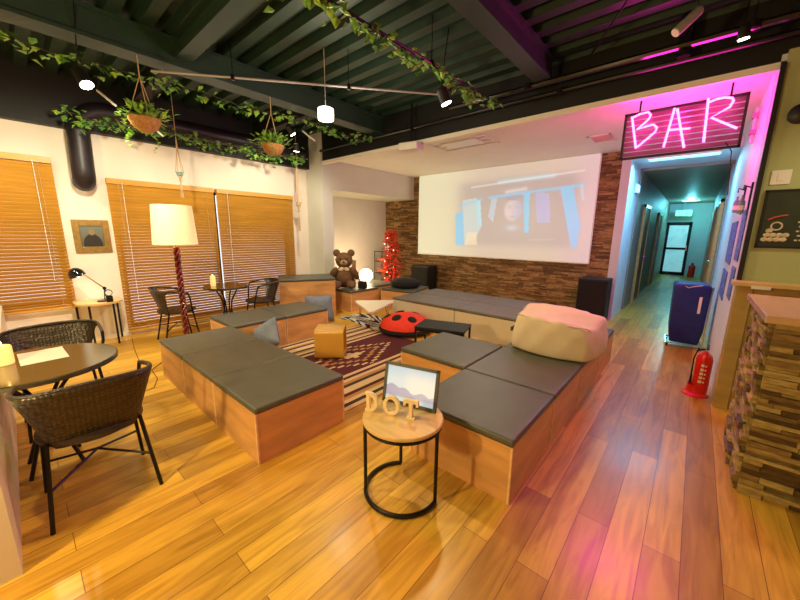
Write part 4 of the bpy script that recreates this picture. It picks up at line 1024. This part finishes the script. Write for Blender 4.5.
# wall pieces on the hallway side wall
def poster(y, z, w_, h, label):
    o = G().b2((-.008, -w_ / 2, 0), (0, w_ / 2, h)).build('wall_poster', 'poster'); o.location = (.299, y, z); tag(o, label, 'poster', 'blue prints on the hallway wall')
poster(5.45, 1.20, .80, .46, 'upper blue print on the hallway wall nearest the blue cart')
poster(4.46, 1.28, .40, .46, 'upper blue print on the magenta lit wall nearest the green wall')
poster(5.45, .80, .70, .32, 'lower blue print on the hallway wall nearest the blue cart')
poster(4.46, .92, .36, .30, 'lower blue print on the magenta lit wall nearest the green wall')
t = thing('wall_conduit', 'short white vertical conduit on the magenta wall beside the neon sign', 'conduit', (.30, 5.2, 2.45)); G().tube([(-.02, 0, 0), (-.02, 0, .34)], .014, 8).build('pipe', 'whitepl', t, smooth=True)
for z in (.08, .24): G().b2((-.05, -.03, z), (0, .03, z + .05)).build('clip', 'greypl', t)
for y, z, lb in ((4.95, 1.84, 'wall bracket holding a pale bottle near the neon sign, farther one'), (4.30, 1.80, 'wall bracket holding a pale bottle near the neon sign, nearer one')):
    t = thing('bottle_bracket', lb, 'wall bracket', (.30, y, z), group='bottle brackets on the hallway wall')
    G().b2((-.012, -.03, -.12), (0, .03, .16)).build('backplate', 'blackmetal', t); G().tube([(-.01, 0, .12), (-.055, 0, .14), (-.055, 0, .10)], .006, 6).build('arm', 'blackmetal', t)
    G().lathe([(.020, -.08), (.023, -.07), (.023, .02), (.008, .05), (.008, .08)], (-.05, 0, -.02), n=16).build('bottle', 'bottle', t, smooth=True); G().lathe([(.024, -.05), (.024, -.01)], (-.05, 0, -.02), n=16, cap=False).build('bottle_label', 'paper', t)
# switch + menu board on the green wall
t = thing('light_switch', 'square cream light switch on the green wall', 'switch', (.43, 4.10, 1.965)); G().b2((-.055, -.010, -.055), (.055, 0, .055)).build('plate', 'whitepl', t, bevel=.003); G().b2((-.018, -.014, -.028), (.018, -.010, .028)).build('rocker', 'whitepl', t)
t = thing('wall_sensor', 'dark round sensor on the green wall at the right edge', 'sensor', (.46, 4.10, 2.42)); G().lathe([(.07, 0), (.07, .03), (.04, .05)], n=20, rot=(PI / 2, 0, 0)).build('body', 'duct', t, smooth=True)
t = thing('menu_board', 'dark green menu board with pictured sausage on the green wall', 'sign', (.645, 4.10, 1.42))
G().b2((-.27, -.012, 0), (.27, -.0, .44)).build('panel', 'board', t)
g = G()
for lo, hi in (((-.28, -.018, -.01), (-.262, 0, .45)), ((.262, -.018, -.01), (.28, 0, .45)), ((-.28, -.018, -.01), (.28, 0, .006)), ((-.28, -.018, .434), (.28, 0, .45))): g.b2(lo, hi)
g.build('frame', 'black', t)
G().tube([(-.235, -.014, .215), (-.20, -.016, .235), (-.165, -.016, .245), (-.13, -.014, .25)], .014, 8, flat=.5).build('sausage_picture', 'sausage', t, smooth=True)
g = G(); rng = random.Random(4)
for i in range(9): g.ball((-.235 + .035 * (i % 4) + .01 * (i // 4), -.013, .06 + .035 * (i // 4)), (.022, .006, .018), seg=10, rings=6)
g.build('food_picture', 'dumpling', t, smooth=True)
g = G().tube(arc((0, 0, 0), .03, 0, 2 * PI, 16)[:-1], .006, 5, closed=True); bmesh.ops.rotate(g.bm, verts=g.bm.verts, cent=(0, 0, 0), matrix=Euler((PI / 2, 0, 0)).to_matrix()); bmesh.ops.translate(g.bm, verts=g.bm.verts, vec=(-.18, -.014, .165)); g.build('plate_picture', 'dumpling', t)
g = G()
for r_ in range(6):
    x = -.07 + .01 * (r_ % 2)
    while x < .20:
        L = rng.uniform(.012, .035); g.b2((x, -.0145, .05 + .035 * r_), (x + L, -.012, .061 + .035 * r_)); x += L + .008
for x0_, L in ((-.02, .10), (.10, .08)): g.b2((x0_, -.0145, .33), (x0_ + L, -.012, .352))
g.b2((-.02, -.0145, .385), (.14, -.012, .405)); g.build('chalk_lines', 'chalk', t)

# ------------------------------------------------------------------ counters
t = thing('wooden_counter', 'pale wooden counter standing before the green wall', 'counter', (.30, 4.10, 0))
G().b2((.012, -.13, 0), (2.6, -.0, 1.10)).build('front_panel', 'counter', t)
G().b2((.0, -.15, 0), (.10, .0, 1.10)).build('corner_post', 'counter', t, bevel=.004)
G().b2((-.03, -.19, 1.10), (2.6, -.0, 1.135)).build('counter_top', 'palewood', t, bevel=.004)
G().b2((.08, -.196, 1.085), (.19, -.190, 1.110)).b2((.55, -.196, 1.085), (.66, -.190, 1.110)).build('shelf_tags', 'paper', t)
t = thing('bar_counter', 'bar counter clad in rough olive stone strips at the right edge', 'bar', (.35, 2.65, 0))
G().b2((.03, .03, 0), (2.4, .72, 1.04)).build('core', 'black', t)
g = G(); ledger(g, 'x', .03, 2.4, .0, 1.04, .03, -1, .030, .08, .34, (.004, .038)); ledger(g, 'y', .03, .72, .0, 1.04, .03, -1, .030, .05, .20, (.004, .038)); g.build('stone_cladding', 'barbrick', t)
G().b2((-.015, -.02, 1.042), (2.45, .90, 1.085)).build('bar_top', 'bartop', t, bevel=.005)

# ------------------------------------------------------------------ small pieces hang on the part that carries them
for root in [o for o in scene.objects if o.parent is None and o.children]:
    kids = {}
    for c in root.children: kids.setdefault(c.name.split('.')[0], []).append(c)
    for ch_, pa in (('bulb', 'lamp_shade'), ('shade_spider', 'lamp_shade'), ('dial', 'case'), ('nozzle', 'hose'), ('nose', 'muzzle'), ('seam', 'cover'), ('label_tab', 'cover'), ('spot', 'body'),
                    ('bottle_label', 'bottle'), ('rocker', 'plate'), ('castor', 'base_frame'), ('lit_panel', 'housing'), ('diffuser', 'housing'), ('grille', 'cabinet'), ('lens', 'housing'), ('handle', 'valve'),
                    ('sausage_picture', 'panel'), ('food_picture', 'panel'), ('plate_picture', 'panel'), ('chalk_lines', 'panel'), ('fairy_bulb', 'stem'), ('pull_cord', 'headrail'), ('eye', 'body'), ('white_lettering', 'cylinder'),
                    ('white_tag', 'fabric_bag'), ('draw_cord', 'fabric_bag'), ('photo', 'frame'), ('canvas', 'frame'), ('rim', 'back_shell'), ('door_handle', 'door_leaf')):
        if ch_ in kids and pa in kids:
            for c in kids[ch_]:
                if not c.children: c.parent = kids[pa][0]
